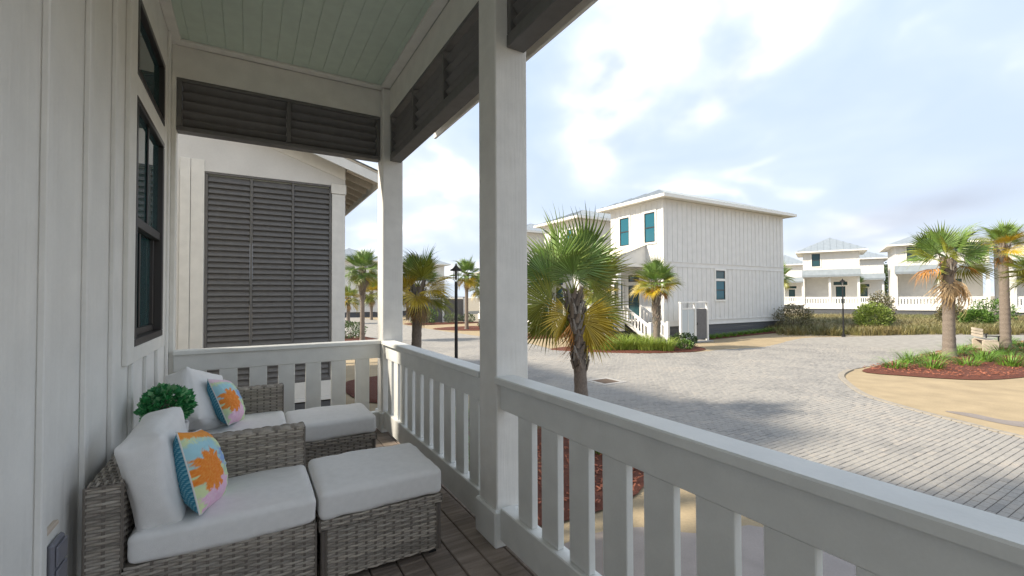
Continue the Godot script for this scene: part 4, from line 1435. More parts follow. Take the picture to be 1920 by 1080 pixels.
func build_far_cottages() -> void:
	shed_cottage(Vector3(19.2, 0, -16.62), "two-storey white cottage with long blank batten side wall in shade", true)
	shed_cottage(Vector3(19.2, 0, -23.8), "white cottage with teal windows behind the big palm crown", false)
	shed_cottage(Vector3(19.2, 0, -31.0), "white cottage farthest along the street row, mostly hidden by palm fronds", false)
	var ya := 0.33
	recess_cottage(Vector3(57.6, ya, -23.0), "far cottage with hipped metal roof behind the thin lamp post", 5.2, 5.6, deg_to_rad(25), false)
	recess_cottage(Vector3(58.8, ya, -13.3), "far cottage with long porch railing behind the tall right-hand palm", 6.6, 6.4, deg_to_rad(25), true)
	recess_cottage(Vector3(58, ya, -5.0), "far cottage at the right edge with dark screened porch", 6.6, 7.0, deg_to_rad(22), false)
	recess_cottage(Vector3(73, ya, -26.4), "small cottage roof between the two far cottages", 6.4, 7.0, deg_to_rad(25), false)
	recess_cottage(Vector3(76, ya, -38.0), "cottage peeping out beside the shaded batten wall", 5.2, 7.0, deg_to_rad(25), false)
	# cottages at the end of the street
	recess_cottage(Vector3(8.2, 0, -66.0), "pale cottage at the far end of the street behind a small palm", 6.0, 8.0, -PI / 2, false)
	recess_cottage(Vector3(17.0, 0, -68.0), "pale cottage behind the dark bin enclosure", 7.0, 8.0, -PI / 2, false)
	# dark bin enclosure
	var e := thing("bin_enclosure", "dark grey panelled bin enclosure with white posts beyond the lamp", "enclosure", Vector3(13.9, 0, -40.6))
	var x := 0.0
	for k in 18:
		bx(e, "panel", M.grey_panel, Vector3(0.12 + k * 0.235, 0.05, -0.05), Vector3(0.345 + k * 0.235, 2.25, 0.0), 0.006)
	for k in 3:
		bx(e, "post", M.white, Vector3(-0.08 + k * 2.2, 0, -0.12), Vector3(0.11 + k * 2.2 - 0.002, 2.4, 0.08), 0.01)
	bx(e, "side_panel", M.grey_panel, Vector3(0.0, 0.05, -3.6), Vector3(0.06, 2.25, -0.13))
	bx(e, "coping", M.grey_panel, Vector3(-0.1, 2.405, -0.14), Vector3(4.6, 2.47, 0.1), 0.006)
	# outdoor shower beside the nearest cottage across the road
	var s := thing("shower_enclosure", "white framed outdoor shower stall with grey door beside shaded wall", "shower stall", Vector3(19.0, 0, -15.4))
	for p in [Vector3(0, 0, 0), Vector3(1.10, 0, 0), Vector3(2.1, 0, 0), Vector3(2.1, 0, -1.1), Vector3(0, 0, -1.1)]:
		bx(s, "post", M.white, p + Vector3(-0.06, 0, -0.06), p + Vector3(0.06, 2.05, 0.06), 0.008)
	bx(s, "top_rail", M.white, Vector3(-0.08, 2.051, -0.07), Vector3(2.18, 2.12, 0.07), 0.005)
	bx(s, "top_rail", M.white, Vector3(2.03, 2.052, -1.17), Vector3(2.17, 2.12, -0.071), 0.005)
	for k in 2:
		bx(s, "panel", M.frost, Vector3(0.07 + k * 0.5, 0.25, -0.015), Vector3(0.52 + k * 0.5, 1.72, 0.015), 0.004)
	bx(s, "mid_rail", M.white, Vector3(0.061, 1.725, -0.03), Vector3(1.039, 1.80, 0.03), 0.004)
	bx(s, "bottom_rail", M.white, Vector3(0.061, 0.17, -0.03), Vector3(1.039, 0.245, 0.03), 0.004)
	bx(s, "mullion", M.white, Vector3(0.523, 0.246, -0.03), Vector3(0.567, 1.724, 0.03), 0.004)
	var dr := bx(s, "door", M.grey_panel, Vector3(1.18, 0.15, -0.02), Vector3(2.02, 1.75, 0.02), 0.006)
	bx(dr, "handle", M.black_metal, Vector3(-0.38, -0.05, 0.0205), Vector3(-0.33, 0.08, 0.05), 0.004)
	bx(s, "side_panel", M.siding, Vector3(2.085, 0.15, -1.03), Vector3(2.115, 1.75, -0.065))
	bx(s, "floor_slab", M.concrete, Vector3(-0.1, 0.0, -1.2), Vector3(2.3, 0.06, 0.25), 0.01)
	# air-conditioning unit by the steps
	var ac := thing("air_conditioner", "dark air conditioner box under the cottage porch steps", "air conditioner", Vector3(17.0, 0, -18.6))
	bx(ac, "case", M.grey_panel, Vector3(-0.35, 0.08, -0.35), Vector3(0.35, 0.78, 0.35), 0.02)
	for k in 6:
		bx(ac, "grille_slat", M.black_metal, Vector3(-0.30, 0.16 + k * 0.095, 0.351), Vector3(0.30, 0.19 + k * 0.095, 0.362))
	bx(ac, "pad", M.concrete, Vector3(-0.45, 0.0, -0.45), Vector3(0.45, 0.08, 0.45), 0.01)
	# teal porch chairs
	for k in 2:
		teal_chair(Vector3(17.9 - 0.3 * k, 1.0, -26.0 - 1.0 * k), ["teal slatted armchair nearer the stairs of the palm-hidden porch", "teal slatted armchair farther along the palm-hidden porch"][k])

func teal_chair(at: Vector3, label: String) -> void:
	var o := thing("porch_armchair", label, "chair", at, 0.6, "teal porch chairs")
	for k in 5:
		part(o, "back_slat", box_mesh(Vector3(0.02, 0.75, 0.09), 0.01), M.teal_paint, Vector3(0.25, 0.68, -0.22 + k * 0.11), Basis(Vector3(0, 0, 1), -0.3))
	for k in 4:
		bx(o, "seat_slat", M.teal_paint, Vector3(-0.28 + k * 0.12, 0.36, -0.27), Vector3(-0.18 + k * 0.12, 0.385, 0.27))
	for s in [-1.0, 1.0]:
		bx(o, "arm", M.teal_paint, Vector3(-0.34, 0.58, s * 0.33 - 0.06), Vector3(0.25, 0.605, s * 0.33 + 0.06))
		bx(o, "leg", M.teal_paint, Vector3(-0.3, 0, s * 0.31 - 0.02), Vector3(-0.22, 0.579, s * 0.31 + 0.02))
		bx(o, "leg", M.teal_paint, Vector3(0.16, 0, s * 0.31 - 0.02), Vector3(0.24, 0.579, s * 0.31 + 0.02))

# ------------------------------------------------------------------ wicker furniture
# woven panel: local x to the right, y up, bulging along z
func weave_mesh(w: float, h: float, sd: int) -> ArrayMesh:
	var r := RandomNumberGenerator.new()
	r.seed = sd
	var b := MB.new()
	b.colored = true
	var row_h := 0.0128
	var rows := int(round(h / row_h))
	row_h = h / rows
	var stake := 0.046
	var ns := maxi(2, int(round(w / stake)))
	stake = w / ns
	# upright stakes
	for k in ns + 1:
		b.col = Color(0.26, 0.225, 0.19)
		b.box(Vector3(k * stake, h * 0.5, -0.001), Vector3(0.012, h, 0.004))
	for j in rows:
		var tone := r.randf_range(0.75, 1.2)
		var warm := r.randf_range(-0.012, 0.02)
		var y0 := j * row_h + row_h * 0.05
		var y1 := (j + 1) * row_h - row_h * 0.05
		var steps := ns * 4
		var prev := []
		for k in steps + 1:
			var x := w * k / steps
			var ph := PI * x / stake
			var bul := cos(ph) * (1.0 if j % 2 else -1.0)
			var z := 0.0045 * bul
			var cur := [Vector3(x, y0, z - 0.0030), Vector3(x, lerpf(y0, y1, 0.3), z + 0.0015), Vector3(x, lerpf(y0, y1, 0.7), z + 0.0015), Vector3(x, y1, z - 0.0030)]
			if k > 0:
				if k % 4 == 1:
					tone = clampf(tone + r.randf_range(-0.12, 0.12), 0.65, 1.3)
				b.col = Color((0.53 + warm) * tone, (0.475 + warm * 0.5) * tone, 0.41 * tone)
				for q in 3:
					b.quad_out(prev[q], cur[q], cur[q + 1], prev[q + 1], Vector3(0, 0, 1))
			prev = cur
	return b.mesh()

var weave_cache := {}
func woven(o: Node3D, called: String, origin: Vector3, u: Vector3, w: float, h: float, up := Vector3.UP) -> void:
	var key := "%.3f_%.3f" % [w, h]
	if not weave_cache.has(key):
		weave_cache[key] = weave_mesh(w, h, 300 + weave_cache.size())
	part(o, called, weave_cache[key], M.wicker, origin, Basis(u, up, u.cross(up)))

# box with woven faces: lo, hi corners; faces string of which sides to weave
func wicker_box(o: Node3D, called: String, lo: Vector3, hi: Vector3, faces: String) -> void:
	var s := hi - lo
	bx(o, called + "_core", M.wicker_core, lo + Vector3.ONE * 0.006, hi - Vector3.ONE * 0.006)
	if "n" in faces:   # towards +z
		woven(o, called + "_weave", Vector3(lo.x, lo.y, hi.z), Vector3(1, 0, 0), s.x, s.y)
	if "f" in faces:   # towards -z
		woven(o, called + "_weave", Vector3(hi.x, lo.y, lo.z), Vector3(-1, 0, 0), s.x, s.y)
	if "r" in faces:   # towards +x
		woven(o, called + "_weave", Vector3(hi.x, lo.y, hi.z), Vector3(0, 0, -1), s.z, s.y)
	if "l" in faces:
		woven(o, called + "_weave", Vector3(lo.x, lo.y, lo.z), Vector3(0, 0, 1), s.z, s.y)
	if "t" in faces:
		if s.x > s.z:
			woven(o, called + "_weave", Vector3(lo.x, hi.y, hi.z), Vector3(1, 0, 0), s.x, s.z, Vector3(0, 0, -1))
		else:
			woven(o, called + "_weave", Vector3(hi.x, hi.y, hi.z), Vector3(0, 0, -1), s.z, s.x, Vector3(-1, 0, 0))

# soft box: rounded edges, bulging faces, slight wrinkles
func cushion_mesh(s: Vector3, rad: float, bulge: float, sd: int, pinch := 0.0) -> ArrayMesh:
	var st := SurfaceTool.new()
	st.begin(Mesh.PRIMITIVE_TRIANGLES)
	st.set_smooth_group(0)
	var f := FastNoiseLite.new()
	f.seed = sd
	f.frequency = 5.0
	f.fractal_octaves = 3
	var h := s * 0.5
	var N := 22
	var place := func(q: Vector3) -> Vector3:
		# q on the unit cube
		var e := q * h
		var inner := Vector3(clampf(e.x, -h.x + rad, h.x - rad), clampf(e.y, -h.y + rad, h.y - rad), clampf(e.z, -h.z + rad, h.z - rad))
		var d := e - inner
		var p := inner + (d.normalized() * rad if d.length() > 1e-5 else Vector3.ZERO)
		var u := e / h
		var bx2 := (1.0 - u.y * u.y) * (1.0 - u.z * u.z)
		var by := (1.0 - u.x * u.x) * (1.0 - u.z * u.z)
		var bz := (1.0 - u.x * u.x) * (1.0 - u.y * u.y)
		p.x += signf(u.x) * bulge * bx2 * absf(u.x) * (h.y / maxf(h.x, h.y))
		p.y += signf(u.y) * bulge * by * absf(u.y)
		p.z += signf(u.z) * bulge * bz * absf(u.z) * 0.5
		if pinch > 0.0:
			var cn := absf(u.x * u.y * u.z)
			p += u.normalized() * pinch * pow(cn, 2.0)
		p += (u * Vector3(0.4, 1.0, 0.4)) * (f.get_noise_3dv(p * 0.55 + Vector3(3, 1, 2)) * 0.009 + f.get_noise_3dv(p * 2.2) * 0.004)
		return p
	# spacing that packs points near the edges
	var tt := []
	for i in N + 1:
		var a := (float(i) / N) * 2.0 - 1.0
		tt.append(signf(a) * pow(absf(a), 0.7))
	for ax in 3:
		var u := (ax + 1) % 3
		var w := (ax + 2) % 3
		for sg in [-1.0, 1.0]:
			for i in N:
				for j in N:
					var qs := []
					for c in [[i, j], [i + 1, j], [i + 1, j + 1], [i, j + 1]]:
						var q := Vector3.ZERO
						q[ax] = sg
						q[u] = tt[c[0]]
						q[w] = tt[c[1]]
						qs.append(place.call(q))
					var o := [0, 2, 1, 0, 3, 2] if sg > 0 else [0, 1, 2, 0, 2, 3]
					for k in o:
						st.add_vertex(qs[k])
	st.index()
	st.generate_normals()
	return st.commit()

# knife-edge pillow in the xy plane, front towards +z, printed by vertex colours
func pillow_half(size: float, thick: float, front: bool, sd: int) -> ArrayMesh:
	var N := 72
	var st := SurfaceTool.new()
	st.begin(Mesh.PRIMITIVE_TRIANGLES)
	st.set_smooth_group(0)
	var f := FastNoiseLite.new()
	f.seed = sd
	f.frequency = 4.0
	var sg := 1.0 if front else -1.0
	var pos := func(u: float, v: float) -> Vector3:
		var e := (1.0 - pow(absf(u), 2.6)) * (1.0 - pow(absf(v), 2.6))
		var k := 1.0 - 0.10 * (1.0 - absf(u) * absf(u)) * v * v * 0.6 - 0.10 * (1.0 - v * v) * u * u * 0.6
		var z := thick * 0.5 * pow(maxf(e, 0.0), 0.55)
		z *= 1.0 + 0.10 * f.get_noise_2d(u, v)
		return Vector3(u * size * 0.5 * k, v * size * 0.5 * k, sg * z)
	var colr := func(u: float, v: float) -> Color:
		if front:
			# loose painted flowers: mint ground, orange bloom, pink petals, blue wash
			var n1 := f.get_noise_2d(u * 0.6 + 9.0, v * 0.6)
			var n2 := f.get_noise_2d(u * 2.5 - 3.0, v * 2.5)
			var n3 := f.get_noise_2d(u * 7.0 + 5.0, v * 7.0)
			var c := Color(0.56, 0.72, 0.50).lerp(Color(0.72, 0.80, 0.44), clampf(0.5 + n1 * 1.8 + n3 * 0.4, 0.0, 1.0))
			c = c.lerp(Color(0.40, 0.68, 0.76), smoothstep(0.42, 0.25, absf(v - 0.34 + n2 * 0.15)) * smoothstep(0.2, -0.1, u + n2 * 0.2))
			c = c.lerp(Color(0.30, 0.45, 0.76), smoothstep(0.30, 0.22, Vector2(u - 0.22, v - 0.10).length() + 0.2 * n2))
			# ragged petals of two blooms
			var pk := Vector2(u + 0.30, v + 0.86)
			var pr := pk.length() - 0.12 * absf(sin(atan2(pk.y, pk.x) * 7.0)) + 0.10 * n2
			c = c.lerp(Color(0.84, 0.48, 0.68).lerp(Color(0.88, 0.66, 0.76), clampf(0.5 + n3 * 1.5, 0.0, 1.0)), smoothstep(0.58, 0.54, pr))
			var og := Vector2(u + 0.55, v + 0.10)
			var orr := og.length() - 0.16 * absf(sin(atan2(og.y, og.x) * 5.5 + 0.6)) + 0.10 * n2
			c = c.lerp(Color(0.88, 0.22, 0.02).lerp(Color(0.92, 0.36, 0.06), clampf(0.4 + n3 * 1.6, 0.0, 1.0)), smoothstep(0.40, 0.36, orr))
			var top := Color(0.90, 0.34, 0.05) if sd % 2 == 0 else Color(0.82, 0.62, 0.70)
			c = c.lerp(top, smoothstep(0.78, 0.82, v + 0.10 * u + 0.10 + 0.08 * n2))
			return c
		# teal back with fine pale zigzag lines
		var tri := absf(fposmod(u * 5.0, 2.0) - 1.0)
		var s := fposmod(v * 9.0 + tri * 1.6, 1.0)
		return Color(0.025, 0.19, 0.30) if s > 0.30 else Color(0.22, 0.48, 0.56)
	for i in N:
		for j in N:
			var q := []
			for c in [[i, j], [i + 1, j], [i + 1, j + 1], [i, j + 1]]:
				var u: float = c[0] * 2.0 / N - 1.0
				var v: float = c[1] * 2.0 / N - 1.0
				q.append([pos.call(u, v), colr.call(u, v)])
			var o := [0, 2, 1, 0, 3, 2] if front else [0, 1, 2, 0, 2, 3]
			for k in o:
				st.set_color(q[k][1])
				st.add_vertex(q[k][0])
	st.generate_normals()
	return st.commit()

func throw_pillow(label: String, at: Vector3, bas: Basis, sd: int) -> void:
	var o := thing("throw_pillow", label, "pillow", at, 0.0, "floral throw pillows")
	o.basis = bas
	part(o, "printed_front", pillow_half(0.365, 0.17, true, sd), M.print_cloth)
	part(o, "patterned_back", pillow_half(0.365, 0.17, false, sd), M.print_cloth)
	var b := MB.new()
	var pts := []
	var rad := []
	for k in 65:
		var t := k / 16.0
		var i := int(t) % 4
		var fr := t - int(t)
		var cs := [Vector2(-1, -1), Vector2(1, -1), Vector2(1, 1), Vector2(-1, 1)]
		var w: Vector2 = cs[i].lerp(cs[(i + 1) % 4], fr)
		var kk := 1.0 - 0.10 * (1.0 - w.x * w.x) * w.y * w.y * 0.6 - 0.10 * (1.0 - w.y * w.y) * w.x * w.x * 0.6
		pts.append(Vector3(w.x * 0.1825 * kk, w.y * 0.1825 * kk, 0))
		rad.append(0.0035)
	b.tube(pts, rad, 6, false)
	part(o, "piping", b.mesh(), M.piping)

func wicker_chair(label: String, at: Vector3) -> Node3D:
	# local: back at x = 0, seat runs to x = 0.83, near side z = 0, arm at z = -0.51 .. -0.63; base y = 0
	var o := thing("wicker_chair", label, "armchair", at, 0.0, "grey wicker lounge chairs")
	wicker_box(o, "backrest", Vector3(0.0, 0.03, -0.63), Vector3(0.112, 0.665, 0.0), "nrtl")
	wicker_box(o, "arm", Vector3(0.1125, 0.03, -0.63), Vector3(0.825, 0.655, -0.515), "nrtf")
	wicker_box(o, "seat_base", Vector3(0.1125, 0.03, -0.5145), Vector3(0.825, 0.325, 0.0), "nr")
	part(o, "seat_cushion", cushion_mesh(Vector3(0.70, 0.125, 0.525), 0.026, 0.008, 21), M.cushion, Vector3(0.478, 0.388, -0.245))
	for p in [Vector3(0.03, 0, -0.05), Vector3(0.78, 0, -0.05), Vector3(0.03, 0, -0.58), Vector3(0.78, 0, -0.58)]:
		bx(o, "foot", M.black_metal, p + Vector3(-0.02, 0, -0.02), p + Vector3(0.02, 0.035, 0.02))
	return o

func ottoman(label: String, at: Vector3) -> Node3D:
	var o := thing("wicker_ottoman", label, "ottoman", at, 0.0, "grey wicker ottomans")
	wicker_box(o, "side", Vector3(0.03, 0.03, -0.54), Vector3(0.59, 0.275, -0.002), "nrlf")
	for p in [Vector3(0.015, 0.03, -0.012), Vector3(0.605, 0.03, -0.012), Vector3(0.015, 0.03, -0.53), Vector3(0.605, 0.03, -0.53)]:
		var b := MB.new()
		b.colored = true
		b.col = Color(0.20, 0.175, 0.15)
		b.tube([p, p + Vector3(0, 0.245, 0)], [0.014, 0.014], 8)
		part(o, "corner_post", b.mesh(), M.wicker)
	wicker_box(o, "rim", Vector3(0.0, 0.278, -0.545), Vector3(0.62, 0.325, 0.004), "nrlf")
	part(o, "cushion", cushion_mesh(Vector3(0.625, 0.135, 0.555), 0.028, 0.009, 33), M.cushion, Vector3(0.31, 0.393, -0.27))
	for p in [Vector3(0.04, 0, -0.05), Vector3(0.58, 0, -0.05), Vector3(0.04, 0, -0.49), Vector3(0.58, 0, -0.49)]:
		bx(o, "foot", M.black_metal, p + Vector3(-0.02, 0, -0.02), p + Vector3(0.02, 0.035, 0.02))
	return o

func build_furniture() -> void:
	var c1 := wicker_chair("grey wicker chair nearest the camera, against the batten wall", Vector3(-0.545, DECK, -2.345))
	copy(c1, "wicker_chair", "grey wicker chair at the far end of the porch by the corner railing", Vector3(-0.572, DECK, -3.79))
	var o1 := ottoman("grey wicker ottoman with white cushion in front of the nearest chair", Vector3(0.30, DECK, -2.345))
	copy(o1, "wicker_ottoman", "grey wicker ottoman with white cushion near the corner post", Vector3(0.262, DECK, -3.66))
	var bc := cushion_mesh(Vector3(0.42, 0.40, 0.155), 0.04, 0.032, 51, 0.02)
	var b1 := part(self, numbered("back_cushion"), bc, M.cushion, Vector3(-0.338, 1.640, -2.575), Basis(Vector3.UP, deg_to_rad(85)) * Basis(Vector3(1, 0, 0), deg_to_rad(-11)) * Basis(Vector3(0, 0, 1), deg_to_rad(5)))
	tag(b1, "plump white back cushion on the nearest wicker chair", "cushion", "white back cushions")
	var b2 := part(self, numbered("back_cushion"), bc, M.cushion, Vector3(-0.30, 1.655, -4.00), Basis(Vector3.UP, deg_to_rad(68)) * Basis(Vector3(1, 0, 0), deg_to_rad(-24)) * Basis(Vector3(0, 0, 1), deg_to_rad(-20)))
	tag(b2, "white back cushion on the far wicker chair, behind the potted ball", "cushion", "white back cushions")
	throw_pillow("floral throw pillow with orange bloom leaning on the nearest white cushion", Vector3(-0.19, 1.612, -2.54), Basis(Vector3.UP, deg_to_rad(84)) * Basis(Vector3(1, 0, 0), deg_to_rad(-17)) * Basis(Vector3(0, 0, 1), deg_to_rad(-14)), 2)
	throw_pillow("floral throw pillow with pink top on the far chair", Vector3(-0.145, 1.625, -4.02), Basis(Vector3.UP, deg_to_rad(80)) * Basis(Vector3(1, 0, 0), deg_to_rad(-24)) * Basis(Vector3(0, 0, 1), deg_to_rad(-12)), 3)
	# clipped ball in a tall white planter
	var t := thing("topiary_ball", "round green boxwood ball in a white planter between the chairs", "potted plant", Vector3(-0.415, DECK, -3.32))
	var p := MB.new()
	p.tube([Vector3(0, 0, 0), Vector3(0, 0.02, 0), Vector3(0, 0.63, 0), Vector3(0, 0.66, 0), Vector3(0, 0.66, 0), Vector3(0, 0.62, 0)], [0.075, 0.085, 0.105, 0.108, 0.095, 0.09], 28)
	part(t, "planter", p.mesh(), M.pot)
	part(t, "foliage", leaf_ball(61, Vector3(0.104, 0.096, 0.104), 1200, 0.038, [Color(0.06, 0.32, 0.10), Color(0.09, 0.40, 0.14), Color(0.26, 0.54, 0.26), Color(0.04, 0.22, 0.08)], 0.72), M.leaf, Vector3(0, 0.765, 0))
	var core := SphereMesh.new()
	core.radius = 0.05
	core.height = 0.10
	part(t, "stem_core", core, M.bark, Vector3(0, 0.775, 0))

# ------------------------------------------------------------------ lamps, drain, bench
func street_lamp(label: String, at: Vector3) -> void:
	var o := thing("street_lamp", label, "street lamp", at, 0.0, "black street lamps")
	var b := MB.new()
	b.tube([Vector3(0, -0.02, 0), Vector3(0, 0.10, 0), Vector3(0, 0.14, 0), Vector3(0, 0.2, 0), Vector3(0, 2.75, 0)], [0.09, 0.09, 0.05, 0.04, 0.034], 12)
	part(o, "pole", b.mesh(), M.black_metal)
	var f := MB.new()
	for k in 4:
		var a := k * PI / 2 + 0.4
		f.tube([Vector3(0, 2.72, 0), Vector3(cos(a) * 0.05, 2.80, sin(a) * 0.05), Vector3(cos(a) * 0.065, 3.02, sin(a) * 0.065)], [0.007, 0.007, 0.007], 5)
	part(o, "lamp_cage", f.mesh(), M.black_metal)
	var g := MB.new()
	g.tube([Vector3(0, 2.80, 0), Vector3(0, 3.0, 0)], [0.028, 0.042], 12)
	part(o, "lamp_glass", g.mesh(), M.lamp_glass)
	var c := MB.new()
	c.tube([Vector3(0, 3.0, 0), Vector3(0, 3.03, 0), Vector3(0, 3.06, 0), Vector3(0, 3.12, 0), Vector3(0, 3.17, 0)], [0.13, 0.13, 0.07, 0.025, 0.008], 18)
	part(o, "lamp_hood", c.mesh(), M.black_metal)

func build_street_things() -> void:
	street_lamp("black street lamp post seen between the two porch posts", Vector3(4.02, 0, -9.35))
	street_lamp("black street lamp post standing at the meadow edge", Vector3(27.9, hgt(27.9), -11.95))
	# drain
	var d := thing("storm_drain", "square rusty storm drain grate set in the pale paving", "drain", Vector3(8.75, 0.0, -9.68))
	for f in [[Vector3(-0.42, -0.05, -0.42), Vector3(0.42, 0.012, -0.29)], [Vector3(-0.42, -0.05, 0.29), Vector3(0.42, 0.012, 0.42)], [Vector3(-0.42, -0.05, -0.289), Vector3(-0.29, 0.012, 0.289)], [Vector3(0.29, -0.05, -0.289), Vector3(0.42, 0.012, 0.289)]]:
		bx(d, "collar", M.concrete, f[0], f[1], 0.004)
	bx(d, "sump", M.concrete, Vector3(-0.288, -0.055, -0.288), Vector3(0.288, -0.05, 0.288))
	for k in 9:
		bx(d, "grate_bar", M.grate, Vector3(-0.275 + k * 0.0635, -0.02, -0.285), Vector3(-0.237 + k * 0.0635, 0.010, 0.285), 0.003)
	# bench beside the island palm
	var b := thing("garden_bench", "small tan bench with dark arms on the planted island", "bench", Vector3(25.6, hgt(25.6) + 0.06, -5.95), 0.5)
	for k in 3:
		bx(b, "seat_slat", M.bench, Vector3(-0.6, 0.42, -0.2 + k * 0.14), Vector3(0.6, 0.46, -0.08 + k * 0.14), 0.006)
		bx(b, "back_slat", M.bench, Vector3(-0.6, 0.55 + k * 0.12, -0.27), Vector3(0.6, 0.65 + k * 0.12, -0.235), 0.006)
	for s in [-1.0, 1.0]:
		bx(b, "leg", M.bench, Vector3(s * 0.55 - 0.04, 0, -0.26), Vector3(s * 0.55 + 0.04, 0.419, 0.2), 0.006)
		bx(b, "arm", M.black_metal, Vector3(s * 0.61 - 0.03, 0.60, -0.23), Vector3(s * 0.61 + 0.03, 0.64, 0.22), 0.006)
		bx(b, "arm_post", M.black_metal, Vector3(s * 0.61 - 0.02, 0.42, 0.16), Vector3(s * 0.61 + 0.02, 0.599, 0.2), 0.006)

# ------------------------------------------------------------------ planting
func build_planting() -> void:
	palm(Vector3(5.78, 0.05, -7.12), "large sabal palm with yellowing fronds just beyond the near railing", {h = 2.42, r = 0.138, lean = Vector2(-0.18, -0.02), seed = 4, size = 1.02, dead = 0, boots = 0.9, az = 0.53, fronds = [
		[170.0, 78.0, "green", 1.12, 10.0], [40.0, 74.0, "green", 1.08, -70.0], [-20.0, 64.0, "green", 1.0, 40.0], [210.0, 60.0, "green", 1.0, -55.0], [100.0, 56.0, "green", 0.8, 20.0],
		[-70.0, 58.0, "green", 0.95, 60.0], [180.0, 36.0, "green", 0.9, 75.0], [5.0, 38.0, "olive", 0.82, -70.0], [-110.0, 30.0, "olive", 0.85, 50.0], [240.0, 10.0, "olive", 0.8, 60.0],
		[172.0, -14.0, "olive", 0.92, 85.0], [182.0, -42.0, "olive", 0.9, -80.0], [150.0, -55.0, "yellow", 0.75, 70.0],
		[-8.0, -30.0, "olive", 0.82, -85.0], [22.0, -58.0, "yellow", 0.85, 80.0], [4.0, -66.0, "yellow", 0.88, -75.0], [34.0, -70.0, "orange", 0.9, 0.0]]})
	palm(Vector3(3.62, 0.05, -10.95), "palm with tan dead skirt between the two porch posts", {h = 2.62, r = 0.135, lean = Vector2(0.05, 0), seed = 8, n = 18, size = 0.68, hi = 80.0, lo = -34.0, yellow = 0.55, dead = 9, boots = 1.9})
	palm(Vector3(5.4, 0.05, -25.6), "slim palm beside the louvred cottage corner", {h = 3.95, r = 0.13, seed = 12, n = 24, size = 0.85, yellow = 0.06, dead = 5, boots = 2.3, dead_kind = "grey"})
	palm(Vector3(14.0, 0.05, -30.6), "distant palm right of the street lamp", {h = 4.1, r = 0.14, seed = 15, n = 22, size = 0.9, yellow = 0.15, dead = 4, boots = 3.0})
	palm(Vector3(15.9, 0.05, -31.6), "distant palm with grey dead fronds half hidden by the near post", {h = 3.2, r = 0.14, seed = 16, n = 20, size = 0.95, yellow = 0.2, dead = 7, boots = 2.2, dead_kind = "grey"})
	palm(Vector3(16.2, 0.05, -18.4), "palm trunk directly behind the yellow fronds of the large palm", {h = 2.7, r = 0.15, seed = 19, n = 22, size = 0.9, yellow = 0.5, dead = 3, boots = 2.0})
	palm(Vector3(16.0, 0.07, -14.3), "short palm at the corner of the shaded batten wall", {h = 2.95, r = 0.15, seed = 23, n = 24, size = 0.78, hi = 80.0, lo = -30.0, yellow = 0.35, dead = 3, boots = 1.0, dead_kind = "orange", dead_az = [5.6, 3.0, 0.3], dead_el = [12.0, -10.0, -30.0]})
	palm(Vector3(22.5, hgt(22.5) + 0.08, -6.2), "tall palm with hanging tan fronds on the right-hand island", {h = 3.62, r = 0.19, lean = Vector2(-0.25, 0.1), seed = 27, size = 1.0, dead = 0, boots = 3.0, az = 0.53, fronds = [
		[170.0, 62.0, "green", 1.0, 20.0], [15.0, 58.0, "green", 1.0, -30.0], [80.0, 66.0, "green", 0.95, 60.0], [-70.0, 60.0, "green", 0.95, -50.0], [195.0, 40.0, "green", 1.0, 70.0], [-10.0, 36.0, "green", 1.05, 60.0], [230.0, 50.0, "green", 0.95, 0.0],
		[130.0, 30.0, "olive", 0.9, -60.0], [40.0, 22.0, "green", 0.9, 70.0], [180.0, 16.0, "olive", 0.95, -40.0], [-40.0, 10.0, "green", 0.95, 30.0], [-120.0, 12.0, "green", 0.95, -20.0],
		[175.0, -8.0, "orange", 1.1, 0.0], [160.0, -38.0, "olive", 0.85, 60.0], [0.0, -16.0, "olive", 1.0, -60.0], [10.0, -6.0, "orange", 0.9, 20.0], [110.0, -66.0, "dead", 1.35, 0.0], [20.0, -52.0, "dead", 1.4, 0.0], [70.0, -70.0, "dead", 1.2, 20.0], [-90.0, -60.0, "dead", 0.9, 0.0]]})
	palm(Vector3(27.0, hgt(27.0) + 0.08, -5.7), "pale-trunked palm at the right edge of the island", {h = 4.25, r = 0.17, seed = 31, n = 15, size = 0.72, hi = 78.0, lo = -12.0, yellow = 0.4, dead = 6, boots = 4.0})
	palm(Vector3(24.9, hgt(24.9) + 0.08, -4.35), "palm with yellow fronds cut by the right edge", {h = 3.1, r = 0.15, seed = 35, n = 18, size = 0.8, hi = 70.0, lo = -40.0, yellow = 0.7, dead = 2, boots = 2.4})
	palm(Vector3(55.0, 0.34, -30.2), "small far palm left of the hipped far cottage", {h = 4.3, r = 0.2, seed = 37, n = 18, size = 1.3, yellow = 0.2, dead = 2, boots = 3.4})
	palm(Vector3(61.0, 0.34, -24.8), "small far palm between the two far cottages", {h = 3.4, r = 0.2, seed = 38, n = 16, size = 0.9, yellow = 0.2, dead = 2, boots = 3.4})
	palm(Vector3(8.0, 0.0, -44.0), "yellowish far palm low beside the white corner post", {h = 2.4, r = 0.16, seed = 39, n = 18, size = 1.0, yellow = 0.8, dead = 1, boots = 1.8})
	palm(Vector3(11.5, 0.0, -50.0), "yellow far palm behind the bin enclosure, left one", {h = 3.0, r = 0.16, seed = 41, n = 18, size = 1.2, yellow = 0.8, dead = 3, boots = 2.2})
	palm(Vector3(15.2, 0.0, -49.0), "yellow far palm behind the bin enclosure, right one", {h = 2.9, r = 0.16, seed = 42, n = 18, size = 1.2, yellow = 0.85, dead = 3, boots = 2.2})
	# fountain grass beside the house palm
	var gr := [Color(0.20, 0.30, 0.035), Color(0.30, 0.36, 0.06)]
	var gi := [Color(0.09, 0.21, 0.02), Color(0.17, 0.30, 0.035)]
	var spots := []
